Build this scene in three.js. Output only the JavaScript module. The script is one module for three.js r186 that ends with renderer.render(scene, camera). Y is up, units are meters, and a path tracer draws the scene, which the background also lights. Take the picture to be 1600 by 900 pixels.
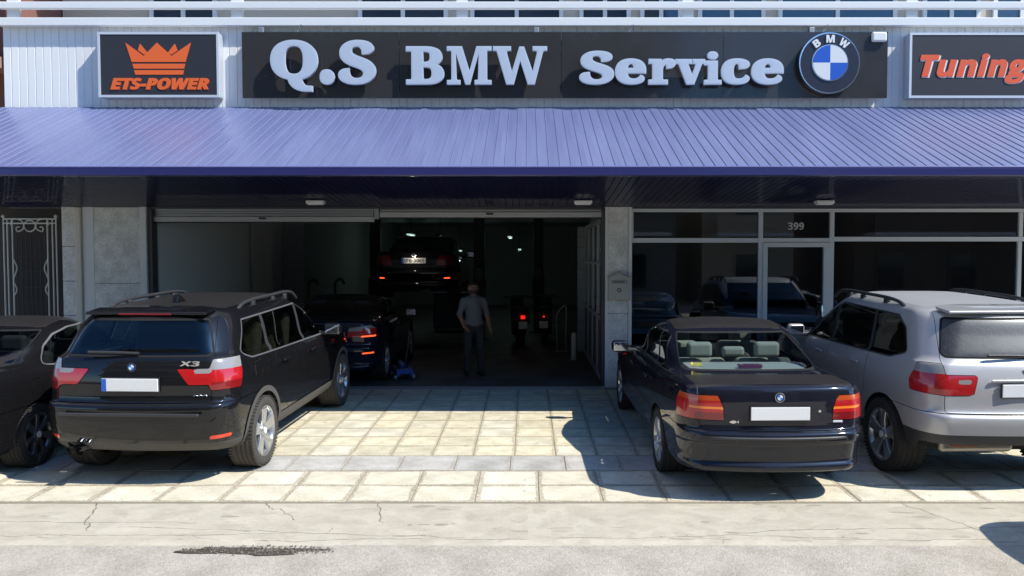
import * as THREE from 'three';
import { Sky } from 'three/addons/objects/Sky.js';
import { RoundedBoxGeometry } from 'three/addons/geometries/RoundedBoxGeometry.js';
import { TextGeometry } from 'three/addons/geometries/TextGeometry.js';
import { FontLoader } from 'three/addons/loaders/FontLoader.js';
import { MarchingCubes } from 'three/addons/objects/MarchingCubes.js';
import { mergeGeometries } from 'three/addons/utils/BufferGeometryUtils.js';

// ------------------------------------------------------------------ camera, sky, sun, exposure
const scene = new THREE.Scene();
const F = 1240, PITCH = Math.atan(50 / F), EYE = 2.05, CZ = 12.36;      // lens of the photograph, metres
const camera = new THREE.PerspectiveCamera(2 * Math.atan(450 / F) * 180 / Math.PI, 16 / 9, 0.1, 400);
camera.position.set(0, EYE, CZ);
camera.rotation.x = -PITCH;
camera.setViewOffset(1600, 900, -25, 0, 1600, 900);
const SUN = new THREE.Vector3(0.80, 1.0, 0.38).normalize();
const sky = new Sky(); sky.name = 'sky'; sky.userData.kind = 'structure'; sky.scale.setScalar(300);
sky.material.uniforms.sunPosition.value.copy(SUN);
sky.material.uniforms.turbidity.value = 3; sky.material.uniforms.rayleigh.value = 1.2;
sky.material.uniforms.mieCoefficient.value = 0.004;
scene.add(sky); scene.environmentIntensity = 0.19;
const sun = new THREE.DirectionalLight(new THREE.Color(1, 0.95, 0.86), 4.6);
sun.name = 'sun'; sun.position.copy(SUN).multiplyScalar(40); sun.castShadow = true;
Object.assign(sun.shadow.camera, { left: -16, right: 16, top: 14, bottom: -14, near: 1, far: 90 });
sun.shadow.mapSize.set(4096, 4096); scene.add(sun); scene.add(sun.target);
const renderer = new THREE.WebGLRenderer({ antialias: true });
renderer.setSize(1024, 576); renderer.toneMapping = THREE.LinearToneMapping; renderer.toneMappingExposure = 1.38;
renderer.shadowMap.enabled = true;

// ------------------------------------------------------------------ helpers
let seed = 7; const rnd = () => { seed = (seed * 1664525 + 1013904223) >>> 0; return seed / 4294967296; };
const rr = (a, b) => a + (b - a) * rnd();
const PY = (py, z = 0) => EYE + Math.tan(Math.atan((450 - py) / F) - PITCH) * (CZ - z);
const PX = (px, z = 0, py = 400) => { const Y = PY(py, z) - EYE; return (px - 825) / F * ((CZ - z) * Math.cos(PITCH) - Y * Math.sin(PITCH)); };
const SLOPE = 0.0274, GY = z => z < 0 ? 0 : -SLOPE * Math.min(z, 6.36);
const used = {};
const numbered = n => { used[n] = (used[n] || 0) + 1; return used[n] === 1 ? n : n + '_' + String(used[n] - 1).padStart(3, '0'); };
function shade(o) { o.castShadow = true; o.receiveShadow = true; return o; }
function mesh(name, geo, m, parent) { const o = shade(new THREE.Mesh(geo, m)); o.name = parent ? name : numbered(name); (parent || scene).add(o); return o; }
function thing(name, label, category, pos = [0, 0, 0], turn = 0, group) {
  const g = new THREE.Group(); g.name = numbered(name); g.position.set(...pos); g.rotation.y = turn; g.userData = { label, category };
  if (group) g.userData.group = group; scene.add(g); return g;
}
function tag(o, label, category, group) { o.userData.label = label; o.userData.category = category; if (group) o.userData.group = group; return o; }
function structure(o) { o.userData.kind = 'structure'; return o; }
function sub(name, parent) { const g = new THREE.Group(); g.name = name; parent.add(g); return g; }
const C = (r, g, b) => new THREE.Color().setRGB(r, g, b);
const M = (r, g, b, rough = 0.8, extra = {}) => new THREE.MeshStandardMaterial({ color: C(r, g, b), roughness: rough, ...extra });
const P = (r, g, b, rough = 0.5, extra = {}) => new THREE.MeshPhysicalMaterial({ color: C(r, g, b), roughness: rough, ...extra });
function box(w, h, d, x = 0, y = 0, z = 0) { return new THREE.BoxGeometry(w, h, d).translate(x, y, z); }
function span(x0, x1, y0, y1, z0, z1) { return box(x1 - x0, y1 - y0, z1 - z0, (x0 + x1) / 2, (y0 + y1) / 2, (z0 + z1) / 2); }
function rbox(w, h, d, r, x = 0, y = 0, z = 0, s = 3) { return new RoundedBoxGeometry(w, h, d, s, r).translate(x, y, z); }
function metricUV(g, k = 1) {           // box-projected uv in metres
  const p = g.attributes.position, n = g.attributes.normal, uv = new Float32Array(p.count * 2);
  for (let i = 0; i < p.count; i++) {
    const ax = Math.abs(n.getX(i)), ay = Math.abs(n.getY(i)), az = Math.abs(n.getZ(i));
    const [a, b] = ay > ax && ay > az ? [p.getX(i), p.getZ(i)] : ax > az ? [p.getZ(i), p.getY(i)] : [p.getX(i), p.getY(i)];
    uv[2 * i] = a * k; uv[2 * i + 1] = b * k;
  }
  g.setAttribute('uv', new THREE.BufferAttribute(uv, 2)); return g;
}
function tube(pts, r, seg = 24, rad = 8, closed = false) { return new THREE.TubeGeometry(new THREE.CatmullRomCurve3(pts.map(p => new THREE.Vector3(...p)), closed), seg, r, rad, closed); }
function merge(list) { return mergeGeometries(list.map(g => { const h = g.index ? g.toNonIndexed() : g; for (const k of Object.keys(h.attributes)) if (!['position', 'normal', 'uv'].includes(k)) h.deleteAttribute(k); return h; })); }
// noise and textures
function fbm(size, period, oct, sd) {
  const out = new Float32Array(size * size); let amp = 1, tot = 0, s = sd * 7919 + 13;
  for (let o = 0; o < oct; o++) {
    const n = Math.min(size, period << o), L = new Float32Array(n * n);
    for (let i = 0; i < L.length; i++) { s = (s * 1664525 + 1013904223) >>> 0; L[i] = s / 4294967296; }
    for (let y = 0; y < size; y++) {
      const fy = y / size * n, y0 = Math.floor(fy), ty = fy - y0, sy = ty * ty * (3 - 2 * ty), a = (y0 % n) * n, b = ((y0 + 1) % n) * n;
      for (let x = 0; x < size; x++) {
        const fx = x / size * n, x0 = Math.floor(fx), tx = fx - x0, sx = tx * tx * (3 - 2 * tx), c = x0 % n, d = (x0 + 1) % n;
        out[y * size + x] += amp * ((L[a + c] * (1 - sx) + L[a + d] * sx) * (1 - sy) + (L[b + c] * (1 - sx) + L[b + d] * sx) * sy);
      }
    }
    tot += amp; amp *= 0.55;
  }
  for (let i = 0; i < out.length; i++) out[i] /= tot; return out;
}
function tex(size, fn, srgb = true, rep = 1) {
  const d = new Uint8Array(size * size * 4);
  for (let y = 0, i = 0; y < size; y++) for (let x = 0; x < size; x++, i++) { const c = fn(i, x / size, y / size); d[4 * i] = c[0]; d[4 * i + 1] = c[1]; d[4 * i + 2] = c[2]; d[4 * i + 3] = 255; }
  const t = new THREE.DataTexture(d, size, size); t.wrapS = t.wrapT = THREE.RepeatWrapping; t.magFilter = THREE.LinearFilter; t.minFilter = THREE.LinearMipmapLinearFilter; t.generateMipmaps = true;
  if (srgb) t.colorSpace = THREE.SRGBColorSpace; t.repeat.set(rep, rep); t.needsUpdate = true; return t;
}
const cl = (v, a = 0, b = 255) => Math.max(a, Math.min(b, v));
const nA = fbm(512, 4, 7, 1), nB = fbm(512, 6, 6, 2), nC = fbm(512, 64, 3, 3), nD = fbm(512, 3, 3, 4);
const grainTex = (base, v1, v2, v3, rep, tint = [0, 0, 0]) => tex(512, i => { const k = (nA[i] - .5) * v1 + (nB[i] - .5) * v2 + (nC[i] - .5) * v3, w = Math.max(0, nD[i] - .5); return [cl(base[0] + k + tint[0] * w), cl(base[1] + k + tint[1] * w), cl(base[2] + k + tint[2] * w)]; }, true, rep);
const bumpTex = (rep, mix = .5) => tex(512, i => { const k = 255 * ((1 - mix) * nA[i] + mix * nC[i]); return [k, k, k]; }, false, rep);
const fonts = {}; for (const k of ['sans_bold', 'serif_bold', 'sans_regular']) fonts[k] = await new FontLoader().loadAsync('fonts/droid/droid_' + k + '.typeface.json');
// lettering fitted to a width and height, baseline-left at the origin
function letters(txt, font, w, h, depth, fat = 0, shear = 0) {
  const g = new TextGeometry(txt, { font: fonts[font], size: 1, depth: 0.1, curveSegments: 6, bevelEnabled: true, bevelSize: fat + 0.006, bevelThickness: 0.003, bevelSegments: 1, bevelOffset: 0 });
  if (shear) g.applyMatrix4(new THREE.Matrix4().makeShear(0, 0, shear, 0, 0, 0));
  g.computeBoundingBox(); const b = g.boundingBox;
  g.translate(-b.min.x, -b.min.y, -b.min.z); g.scale(w / (b.max.x - b.min.x), h / (b.max.y - b.min.y), depth / (b.max.z - b.min.z)); g.computeVertexNormals(); return g;
}

// ------------------------------------------------------------------ materials of the setting
const mat = {
  white: M(.72, .73, .72, .55), whiteTrim: M(.66, .67, .67, .4), joint: M(.27, .235, .18, .95),
  steel: M(.34, .35, .36, .45, { metalness: .6 }), darkSteel: M(.05, .05, .055, .5), black: M(.012, .012, .013, .6),
  rubber: M(.022, .021, .02, .85), plastic: M(.03, .03, .032, .6), wall: M(.34, .35, .36, .9), wallDark: M(.34, .35, .36, .9),
  glass: P(.26, .28, .29, .02, { transmission: 1, thickness: 0, ior: 1.7 }),
  carGlass: P(.50, .56, .56, .02, { transmission: 1, thickness: 0, ior: 1.6 }), tintGlass: P(.16, .18, .19, .02, { transmission: 1, thickness: 0, ior: 1.6 }),
  chrome: M(.7, .7, .7, .15, { metalness: 1 }), orange: M(.78, .13, .025, .5),
};
const cladMats = [0, 1, 2].map(k => M(.76 + .02 * k, .765 + .02 * k, .75 + .02 * k, .5));
const marbleT = grainTex([206, 206, 202], 50, 40, 60, 1.3), marble = new THREE.MeshStandardMaterial({ map: marbleT, roughness: .55 });
const concreteT = grainTex([196, 190, 174], 46, 34, 26, .5, [-40, -44, -50]);
const concrete = new THREE.MeshStandardMaterial({ map: concreteT, roughness: .95, bumpMap: bumpTex(.9), bumpScale: .006 });
const asphalt = new THREE.MeshStandardMaterial({ map: grainTex([171, 164, 150], 24, 18, 34, .8, [-30, -30, -30]), roughness: .95, bumpMap: bumpTex(1.7, .8), bumpScale: .008 });
const tileB = bumpTex(1.2, .6);
// one slab per texture: stone grain, stains, and grit lodged along the worn edges
function slabTex(base, k, amt) {
  const S = 256, N = (a, x, y, f) => a[((Math.floor(x * f + k * 97) % 512) + 512) % 512 + 512 * (((Math.floor(y * f + k * 61) % 512) + 512) % 512)];
  return tex(S, (i, u, v) => { const x = u * S, y = v * S, e = Math.min(u, 1 - u, v, 1 - v), g = (N(nA, x, y, 1.3) - .5) * 42 + (N(nB, x, y, .8) - .5) * 34 + (N(nC, x, y, 1.9) - .5) * 34;
    const grime = e < .035 + .16 * Math.max(0, N(nB, x, y, .6) - .38) ? amt * cl((N(nC, x, y, 2) - .25) * 1.7, 0, 1) : 0, spot = N(nA, x + 40, y, 1.1) > .70 ? .22 : 0, q = Math.min(.75, grime + spot);
    return base.map((b, j) => cl((b + g) * (1 - q) + q * [112, 98, 76][j])); });
}
const tileMats = [[207, 197, 170], [201, 193, 169], [210, 200, 171], [197, 188, 162], [206, 199, 177]].map((c, k) => new THREE.MeshStandardMaterial({ map: slabTex(c, k, .6), roughness: .85, bumpMap: tileB, bumpScale: .003 }));
const slabMats = [[206, 197, 174], [200, 192, 170], [210, 202, 181]].map((c, k) => new THREE.MeshStandardMaterial({ map: slabTex(c, k + 7, .75), roughness: .9, bumpMap: tileB, bumpScale: .003 }));
const bandMats = [[182, 178, 170], [172, 169, 162]].map((c, k) => new THREE.MeshStandardMaterial({ map: slabTex(c, k + 13, .4), roughness: .92, bumpMap: tileB, bumpScale: .004 }));
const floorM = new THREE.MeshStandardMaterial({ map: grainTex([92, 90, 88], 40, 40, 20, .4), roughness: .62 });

// ------------------------------------------------------------------ ground
const slopeAng = Math.atan(SLOPE);
function onSlope(name) { const g = new THREE.Group(); g.name = name; g.userData.kind = 'structure'; g.rotation.x = slopeAng; scene.add(g); return g; }   // local y up from the sloping forecourt
{
  const road = structure(mesh('road', metricUV(new THREE.PlaneGeometry(160, 60).rotateX(-Math.PI / 2).translate(0, GY(9) - .012, 6.3 + 30)), asphalt));
  const ground = structure(mesh('ground', metricUV(new THREE.PlaneGeometry(300, 300).rotateX(-Math.PI / 2).translate(0, -.6, 0)), M(.2, .19, .17, 1)));
}
function tileGeo(w, d, off) {   // slab with chamfered top edges
  const c = .003, h = .05, x = w / 2, z = d / 2, v = [], q = (a, b, cc, dd) => v.push(...a, ...b, ...cc, ...a, ...cc, ...dd);
  const T = [[-x + c, 0, -z + c], [-x + c, 0, z - c], [x - c, 0, z - c], [x - c, 0, -z + c]], E = [[-x, -c, -z], [-x, -c, z], [x, -c, z], [x, -c, -z]], B = E.map(p => [p[0], -h, p[2]]);
  q(...T); for (let i = 0; i < 4; i++) { const j = (i + 1) % 4; q(T[j], T[i], E[i], E[j]); q(E[j], E[i], B[i], B[j]); }
  const g = new THREE.BufferGeometry(); g.setAttribute('position', new THREE.Float32BufferAttribute(v, 3)); g.computeVertexNormals(); const ps = g.attributes.position, uv = []; for (let i = 0; i < ps.count; i++) { let a = ps.getX(i) / w + .5, b = ps.getZ(i) / d + .5; if (off & 1) a = 1 - a; if (off & 2) b = 1 - b; if (off & 4) [a, b] = [b, a]; uv.push(a, b); } g.setAttribute('uv', new THREE.Float32BufferAttribute(uv, 2)); return g;
}
{
  const bed = onSlope('forecourt_bed'); mesh('mortar_bed', span(-14, 14, -.3, -.0045, .02, 5.36), mat.joint, bed);
  const fc = onSlope('forecourt'); const W = .447, D = .407;
  const geos = [0, 1, 2, 3, 4, 5, 6].map(k => tileGeo(W - .010, D - .014, k)); const cells = [];
  for (let i = -31; i < 31; i++) for (let j = 0; j < 9; j++) { const x = (i + .17) * W, z = .20 + (j + .5) * D; cells.push([x, z, Math.abs(x + .6) + Math.max(0, 3 - z) * .6]); }
  cells.sort((a, b) => a[2] - b[2]); const rest = [];
  cells.forEach(([x, z], k) => {
    const y = rr(-.0025, .0015), g = geos[Math.floor(rnd() * 7)], m = tileMats[Math.floor(rnd() * 5)];
    if (k < 290) { const o = mesh('tile', g, m, fc); o.position.set(x, y, z); o.rotation.set(rr(-.003, .003), 0, rr(-.003, .003)); }
    else rest.push(g.clone().translate(x, y, z));
  });
  const st = mesh('tile_field', merge(rest), tileMats[1], fc); st.userData.kind = 'stuff';
  mesh('threshold_strip', span(-6.0, 1.2, -.03, .006, -.02, .195), bandMats[1], fc);
  const band = onSlope('kerb_band'), bg = [0, 1, 2, 3].map(k => tileGeo(.562, .524, k + 9));
  for (let i = -19; i < 19; i++) { const o = mesh('kerb_slab', bg[Math.floor(rnd() * 4)], bandMats[Math.floor(rnd() * 2)], band); o.position.set(i * .572 + .1, .002 + rr(-.002, .002), 4.14); }
  const pv = onSlope('pavement'), pg = [0, 1, 2, 3, 4].map(k => tileGeo(.566, .451, k + 20));
  for (let i = -17; i < 18; i++) for (let j = 0; j < 2; j++) { const o = mesh('paving_slab', pg[Math.floor(rnd() * 5)], slabMats[Math.floor(rnd() * 3)], pv); o.position.set(i * .576 - .19, rr(-.003, .002), 4.645 + j * .464); o.rotation.z = rr(-.003, .003); }
  // concrete ramp strip with cracks cut as real grooves is too fine: cracks are drawn marks
  const cv = document.createElement('canvas'); cv.width = 2048; cv.height = 256; const c = cv.getContext('2d');
  c.fillStyle = 'rgb(188,180,161)'; c.fillRect(0, 0, 2048, 256);
  for (let i = 0; i < 2600; i++) { const s = rr(1, 16), v = Math.floor(rr(-22, 16)); c.fillStyle = `rgba(${186 + v},${178 + v},${160 + v},${rr(.1, .4)})`; c.beginPath(); c.ellipse(rr(0, 2048), rr(0, 256), s * 2.4, s, rr(0, 3), 0, 7); c.fill(); }
  for (let i = 0; i < 5000; i++) { const v = Math.floor(rr(90, 225)); c.fillStyle = `rgba(${v},${v - 6},${v - 20},.35)`; c.fillRect(rr(0, 2048), rr(0, 256), rr(1, 2.5), rr(1, 2.5)); }
  const crack = (x, y, dx, dy, n, w) => { c.strokeStyle = 'rgba(84,75,60,.8)'; for (let i = 0; i < n; i++) { c.lineWidth = w * rr(.45, 1.15); c.beginPath(); c.moveTo(x, y); x += dx * rr(.4, 1.6) + rr(-3, 3); y += dy * rr(-.2, 1.6) + rr(-4.5, 4.5); c.lineTo(x, y); c.stroke(); if (rnd() < .07 && n > 6) crack(x, y, rr(-10, 10), rr(-7, 7), 5, w * .6); } };
  for (let k = 0; k < 9; k++) crack(k * 230 + rr(-50, 50), 196 + rr(-12, 34), 13, 0, 20, 1.6);
  for (const x of [620, 1120, 1330, 1610, 1800]) crack(x, 4, rr(1, 6), 11, 18, 2);
  crack(1130, 120, 16, 1, 26, 1.8); crack(1120, 130, -17, 3, 22, 1.6); crack(1420, 150, 15, 1.2, 30, 1.6); crack(300, 180, 16, -.6, 36, 1.8);
  for (let x = 0; x < 2048; x += 3) { c.fillStyle = `rgba(74,66,54,${rr(.2, .9)})`; const hh = rr(0, 7) * (nA[x % 512] + .2); c.fillRect(x, 256 - hh, 4, hh); if (rnd() < .6) c.fillRect(x, 0, 4, rr(0, 3)); }
  for (let i = 0; i < 60; i++) { c.fillStyle = `rgba(96,86,70,${rr(.1, .35)})`; c.beginPath(); c.ellipse(rr(0, 2048), rr(0, 256), rr(3, 22), rr(2, 8), rr(-.3, .3), 0, 7); c.fill(); }
  const t = new THREE.CanvasTexture(cv); t.colorSpace = THREE.SRGBColorSpace; t.wrapS = THREE.RepeatWrapping; t.repeat.set(2, 1); t.magFilter = THREE.LinearFilter;
  const rg = new THREE.PlaneGeometry(22, 1.02, 440, 14).rotateX(-Math.PI / 2), rp = rg.attributes.position;
  for (let i = 0; i < rp.count; i++) { const x = rp.getX(i), z = rp.getZ(i), e = (z + .51) / 1.02; let h = (nB[(Math.floor((x + 40) * 23) % 512) + 512 * (Math.floor((z + 3) * 23) % 512)] - .5) * .012; rp.setXYZ(i, x, h * .8 - (e > .99 ? .03 : 0), z + (e > .9 ? (nA[Math.floor((x + 40) * 31) % 512] - .5) * .16 : 0)); }
  rg.computeVertexNormals(); rg.translate(0, -.012, 5.845);
  const ramp = onSlope('concrete_ramp'); mesh('concrete_strip', rg, new THREE.MeshStandardMaterial({ map: t, roughness: .95, bumpMap: bumpTex(9), bumpScale: .006 }), ramp);
  mesh('ramp_core', span(-14, 14, -.28, -.03, 5.36, 6.30), M(.3, .28, .24, .95), ramp);
  // broken edge with loose grit
  const sh = new THREE.Shape(); const cx = PX(395, 6.3), n = 60;
  for (let i = 0; i < n; i++) { const a = i / n * 2 * Math.PI, r = 1 + 1.3 * (nB[i * 9] - .5) + .5 * (nA[i * 37] - .5); const x = Math.cos(a) * (Math.cos(a) > 0 ? .62 : .5) * r, y = Math.sin(a) * (.09 - .05 * Math.cos(a)) * r * (Math.cos(a) > 0 ? 1.2 : .8); i ? sh.lineTo(x, y) : sh.moveTo(x, y); }
  const ho = mesh('broken_road_edge', metricUV(new THREE.ShapeGeometry(sh).rotateX(-Math.PI / 2)), new THREE.MeshStandardMaterial({ map: grainTex([104, 96, 84], 60, 50, 90, 3), roughness: 1, bumpMap: bumpTex(8, .9), bumpScale: .02 })); structure(ho); ho.position.set(cx, GY(9) - .007, 6.42);
  const gi = new THREE.InstancedMesh(new THREE.IcosahedronGeometry(.006, 0), M(.20, .175, .14, 1), 420); gi.name = 'road_grit'; gi.userData = { kind: 'stuff', label: 'loose grit scattered in the broken road edge', category: 'grit' }; const mm = new THREE.Matrix4();
  for (let i = 0; i < 420; i++) { const a = rr(0, 7), r = Math.sqrt(rnd()), s = rr(.3, 1.3); mm.makeScale(s * rr(.8, 1.6), s * .7, s).setPosition(cx + .05 + Math.cos(a) * r * .6, GY(9) - .004, 6.42 + Math.sin(a) * r * .1); gi.setMatrixAt(i, mm); }
  shade(gi); scene.add(gi);
}

// ------------------------------------------------------------------ the service building
const building = thing('service_building', 'long white clad building front with marble pillars and open workshop bays', 'building');
const XL = PX(6, 0, 100), XR = 9.6, yA = PY(168), yTop = PY(39);
{
  const cl0 = sub('fascia_cladding', building), pw = .1245, h = yTop - yA + .1;
  const pr = new THREE.Shape(); pr.moveTo(0, 0); pr.lineTo(.104, 0); pr.lineTo(.108, -.009); pr.lineTo(.116, -.009); pr.lineTo(.1205, 0); pr.lineTo(.1237, 0); pr.lineTo(.1237, -.03); pr.lineTo(0, -.03); pr.closePath();
  const g2 = new THREE.ExtrudeGeometry(pr, { depth: h, bevelEnabled: false }); g2.applyMatrix4(new THREE.Matrix4().set(1, 0, 0, 0, 0, 0, 1, 0, 0, 1, 0, 0, 0, 0, 0, 1)); { const ix = g2.index; const p = g2.attributes.position; for (let i = 0; i < p.count; i += 3) { const a = [p.getX(i + 1), p.getY(i + 1), p.getZ(i + 1)]; p.setXYZ(i + 1, p.getX(i + 2), p.getY(i + 2), p.getZ(i + 2)); p.setXYZ(i + 2, ...a); } g2.computeVertexNormals(); }
  for (let i = 0, x = XL; x < XR; i++, x += pw) { const o = mesh('panel', g2, cladMats[Math.floor(rnd() * 3)], cl0); o.position.set(x, yA - .1, rr(-.001, .001)); }
  mesh('wall', span(XL, XR, 3.0, yTop, -.3, -.032), mat.wall, building);
  // balcony over the fascia
  const bal = sub('balcony', building);
  mesh('slab', span(XL, XR, yTop - .02, yTop + .03, -1.9, .03), mat.whiteTrim, bal);
  mesh('lower_rail', rbox(XR - XL, PY(27.5, .1) - PY(40.5, .1), .09, .012, (XL + XR) / 2, (PY(27.5, .1) + PY(40.5, .1)) / 2, .07), mat.white, bal);
  mesh('upper_rail', rbox(XR - XL, PY(2.5, .1) - PY(13.5, .1), .08, .012, (XL + XR) / 2, (PY(2.5, .1) + PY(13.5, .1)) / 2, .07), mat.white, bal);
  for (const px of [20, 370, 722, 1075, 1425, 1700]) mesh('post', box(.17, 1.0, .07, PX(px, .05, 20), yTop + .52, .02), mat.whiteTrim, bal);
  mesh('top_rail', rbox(XR - XL, .1, .08, .012, (XL + XR) / 2, yTop + .86, .07), mat.white, bal);
  mesh('upper_wall', span(XL, XR, yTop + .03, 11, -2.1, -1.6), M(.50, .44, .36, .9), building);
  mesh('upper_slab', span(XL, XR, 8.5, 8.7, -1.6, .02), mat.whiteTrim, building);
  for (const [a, b] of [[235, 340], [560, 700], [735, 880], [905, 985], [1000, 1065], [1090, 1195], [1215, 1400], [1440, 1530], [1550, 1640]]) {
    const w = sub('window', building), x0 = PX(a, -1.6, 20), x1 = PX(b, -1.6, 20);
    mesh('frame', merge([span(x0, x0 + .07, yTop + .05, 8.0, -1.6, -1.55), span(x1 - .07, x1, yTop + .05, 8.0, -1.6, -1.55), span((x0 + x1) / 2 - .035, (x0 + x1) / 2 + .035, yTop + .05, 8.0, -1.6, -1.55)]), mat.whiteTrim, w);
    mesh('pane', span(x0 + .07, x1 - .07, yTop + .06, 7.95, -1.598, -1.575), P(.03, .045, .07, .05, { clearcoat: 1 }), w);
  }
  // beam above the openings and closed bodies of the workshop and showroom
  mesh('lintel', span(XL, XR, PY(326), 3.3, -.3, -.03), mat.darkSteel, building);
  const pl = (n, x0, x1, m = marble, z0 = -.35, z1 = 0) => mesh(n, metricUV(span(x0, x1, -.02, PY(323), z0, z1)), m, building);
  const xg = p => PX(p, 0, 450);
  // left pier: narrow courses, white strip, two tall slabs
  const pier = sub('pier', building);
  const ys = [0, .58, 1.12, 1.66, 2.2, 2.86];
  for (let i = 0; i < 5; i++) mesh('stone_block', metricUV(rbox(xg(118) - xg(98), ys[i + 1] - ys[i] - .006, .3, .006, (xg(98) + xg(118)) / 2, (ys[i] + ys[i + 1]) / 2, -.16)), marble, pier);
  mesh('corner_strip', rbox(xg(129) - xg(118.5), PY(323), .34, .02, (xg(118.5) + xg(129)) / 2, PY(323) / 2, -.15), M(.62, .58, .50, .7), pier);
  mesh('edge_strip', span(xg(129.5), xg(147), 0, PY(321), -.3, -.02), mat.whiteTrim, pier);
  for (const [a, b] of [[0, 1.62], [1.626, PY(324)]]) mesh('marble_slab', metricUV(span(xg(148), xg(220), a, b, -.3, -.012)), marble, pier);
  mesh('edge_strip', rbox(xg(231) - xg(220.5), PY(321), .32, .008, (xg(220.5) + xg(231)) / 2, PY(321) / 2, -.14), mat.whiteTrim, pier);
  mesh('shutter_guide', span(xg(231.6), xg(238), 0, PY(328), -.2, -.02), mat.darkSteel, pier);
  const pr2 = sub('pier', building);
  mesh('shutter_guide', span(xg(940), xg(945), 0, PY(328), -.2, -.02), mat.darkSteel, pr2);
  mesh('edge_strip', span(xg(945.5), xg(950), 0, PY(321), -.3, .012), mat.whiteTrim, pr2);
  for (const [a, b] of [[-.02, 1.15], [1.156, PY(322)]]) mesh('marble_slab', metricUV(span(xg(950.2), xg(981), a, b, -.3, 0)), marble, pr2);
  mesh('edge_strip', span(xg(981.5), xg(987), 0, PY(321), -.3, .012), mat.whiteTrim, pr2);
}
// workshop interior: real walls, floor and ceiling
const xg = p => PX(p, 0, 450);
{
  const g = thing('workshop_interior', 'deep dark workshop hall with grey walls behind the open bays', 'workshop');
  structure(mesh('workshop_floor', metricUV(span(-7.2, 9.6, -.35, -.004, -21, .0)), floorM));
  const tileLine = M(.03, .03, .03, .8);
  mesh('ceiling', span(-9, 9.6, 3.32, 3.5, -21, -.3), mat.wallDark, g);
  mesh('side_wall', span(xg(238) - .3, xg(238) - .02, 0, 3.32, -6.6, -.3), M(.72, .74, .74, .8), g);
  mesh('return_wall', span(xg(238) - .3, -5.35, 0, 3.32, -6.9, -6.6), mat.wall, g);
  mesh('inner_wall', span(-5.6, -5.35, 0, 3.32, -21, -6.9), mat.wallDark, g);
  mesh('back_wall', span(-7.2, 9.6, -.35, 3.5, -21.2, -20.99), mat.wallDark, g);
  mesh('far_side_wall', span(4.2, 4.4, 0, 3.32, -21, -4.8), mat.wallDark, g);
  mesh('pipe', new THREE.CylinderGeometry(.02, .02, 3.2, 10).translate(xg(238) + .02, 1.6, -4.4), mat.steel, g);
  for (const z of [-5, -9, -13]) mesh('ceiling_beam', span(-5.35, 4.2, 3.12, 3.32, z - .12, z + .12), mat.wallDark, g);
  const room = thing('showroom_interior', 'dark showroom space behind the glazed shop front', 'showroom');
  mesh('partition', span(1.32, 1.42, 0, 3.32, -4.7, -.3), mat.wallDark, room);
  mesh('back_wall', span(1.42, 9.6, 0, 3.32, -4.8, -4.7), mat.wallDark, room);
  mesh('end_wall', span(9.5, 9.6, 0, 3.32, -4.7, -.3), mat.wallDark, room);
  mesh('counter', rbox(2.2, 1.0, .6, .02, 4.4, .5, -3.4), M(.10, .08, .06, .5), room);
  mesh('poster_board', box(1.1, .8, .02, 2.3, 1.2, -4.68), M(.5, .5, .48, .8), room);
}
// shutters rolled up
for (const [a, b, yb, lab] of [[238, 584, 348, 'grey roller shutter rolled up over the bay beside the pale inner wall'], [592, 942, 341, 'grey roller shutter rolled up over the bay with the standing person']]) {
  const x0 = xg(a), x1 = xg(b), y = PY(yb), s = thing('roller_shutter', lab, 'shutter', [(x0 + x1) / 2, y, -.1], 0, 'rolled up shutters');
  const w = x1 - x0; mesh('bottom_bar', rbox(w, .085, .05, .012, 0, .06, 0), M(.42, .42, .42, .5, { metalness: .2 }), s);
  for (let k = 0; k < 3; k++) mesh('slat', rbox(w - .02, .036, .022, .008, 0, .127 + k * .039, -.005), mat.steel, s);
  mesh('rubber_seal', span(-w / 2, w / 2, 0, .017, -.01, .012), mat.rubber, s);
  mesh('handle', rbox(.11, .03, .02, .006, -.02, .07, .034), mat.plastic, s);
}
{ const p = tag(mesh('shutter_post', span(xg(584.5), xg(591.5), PY(342), PY(326), -.16, -.05), mat.steel), 'short steel guide block between the two rolled up shutters', 'guide'); }

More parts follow.
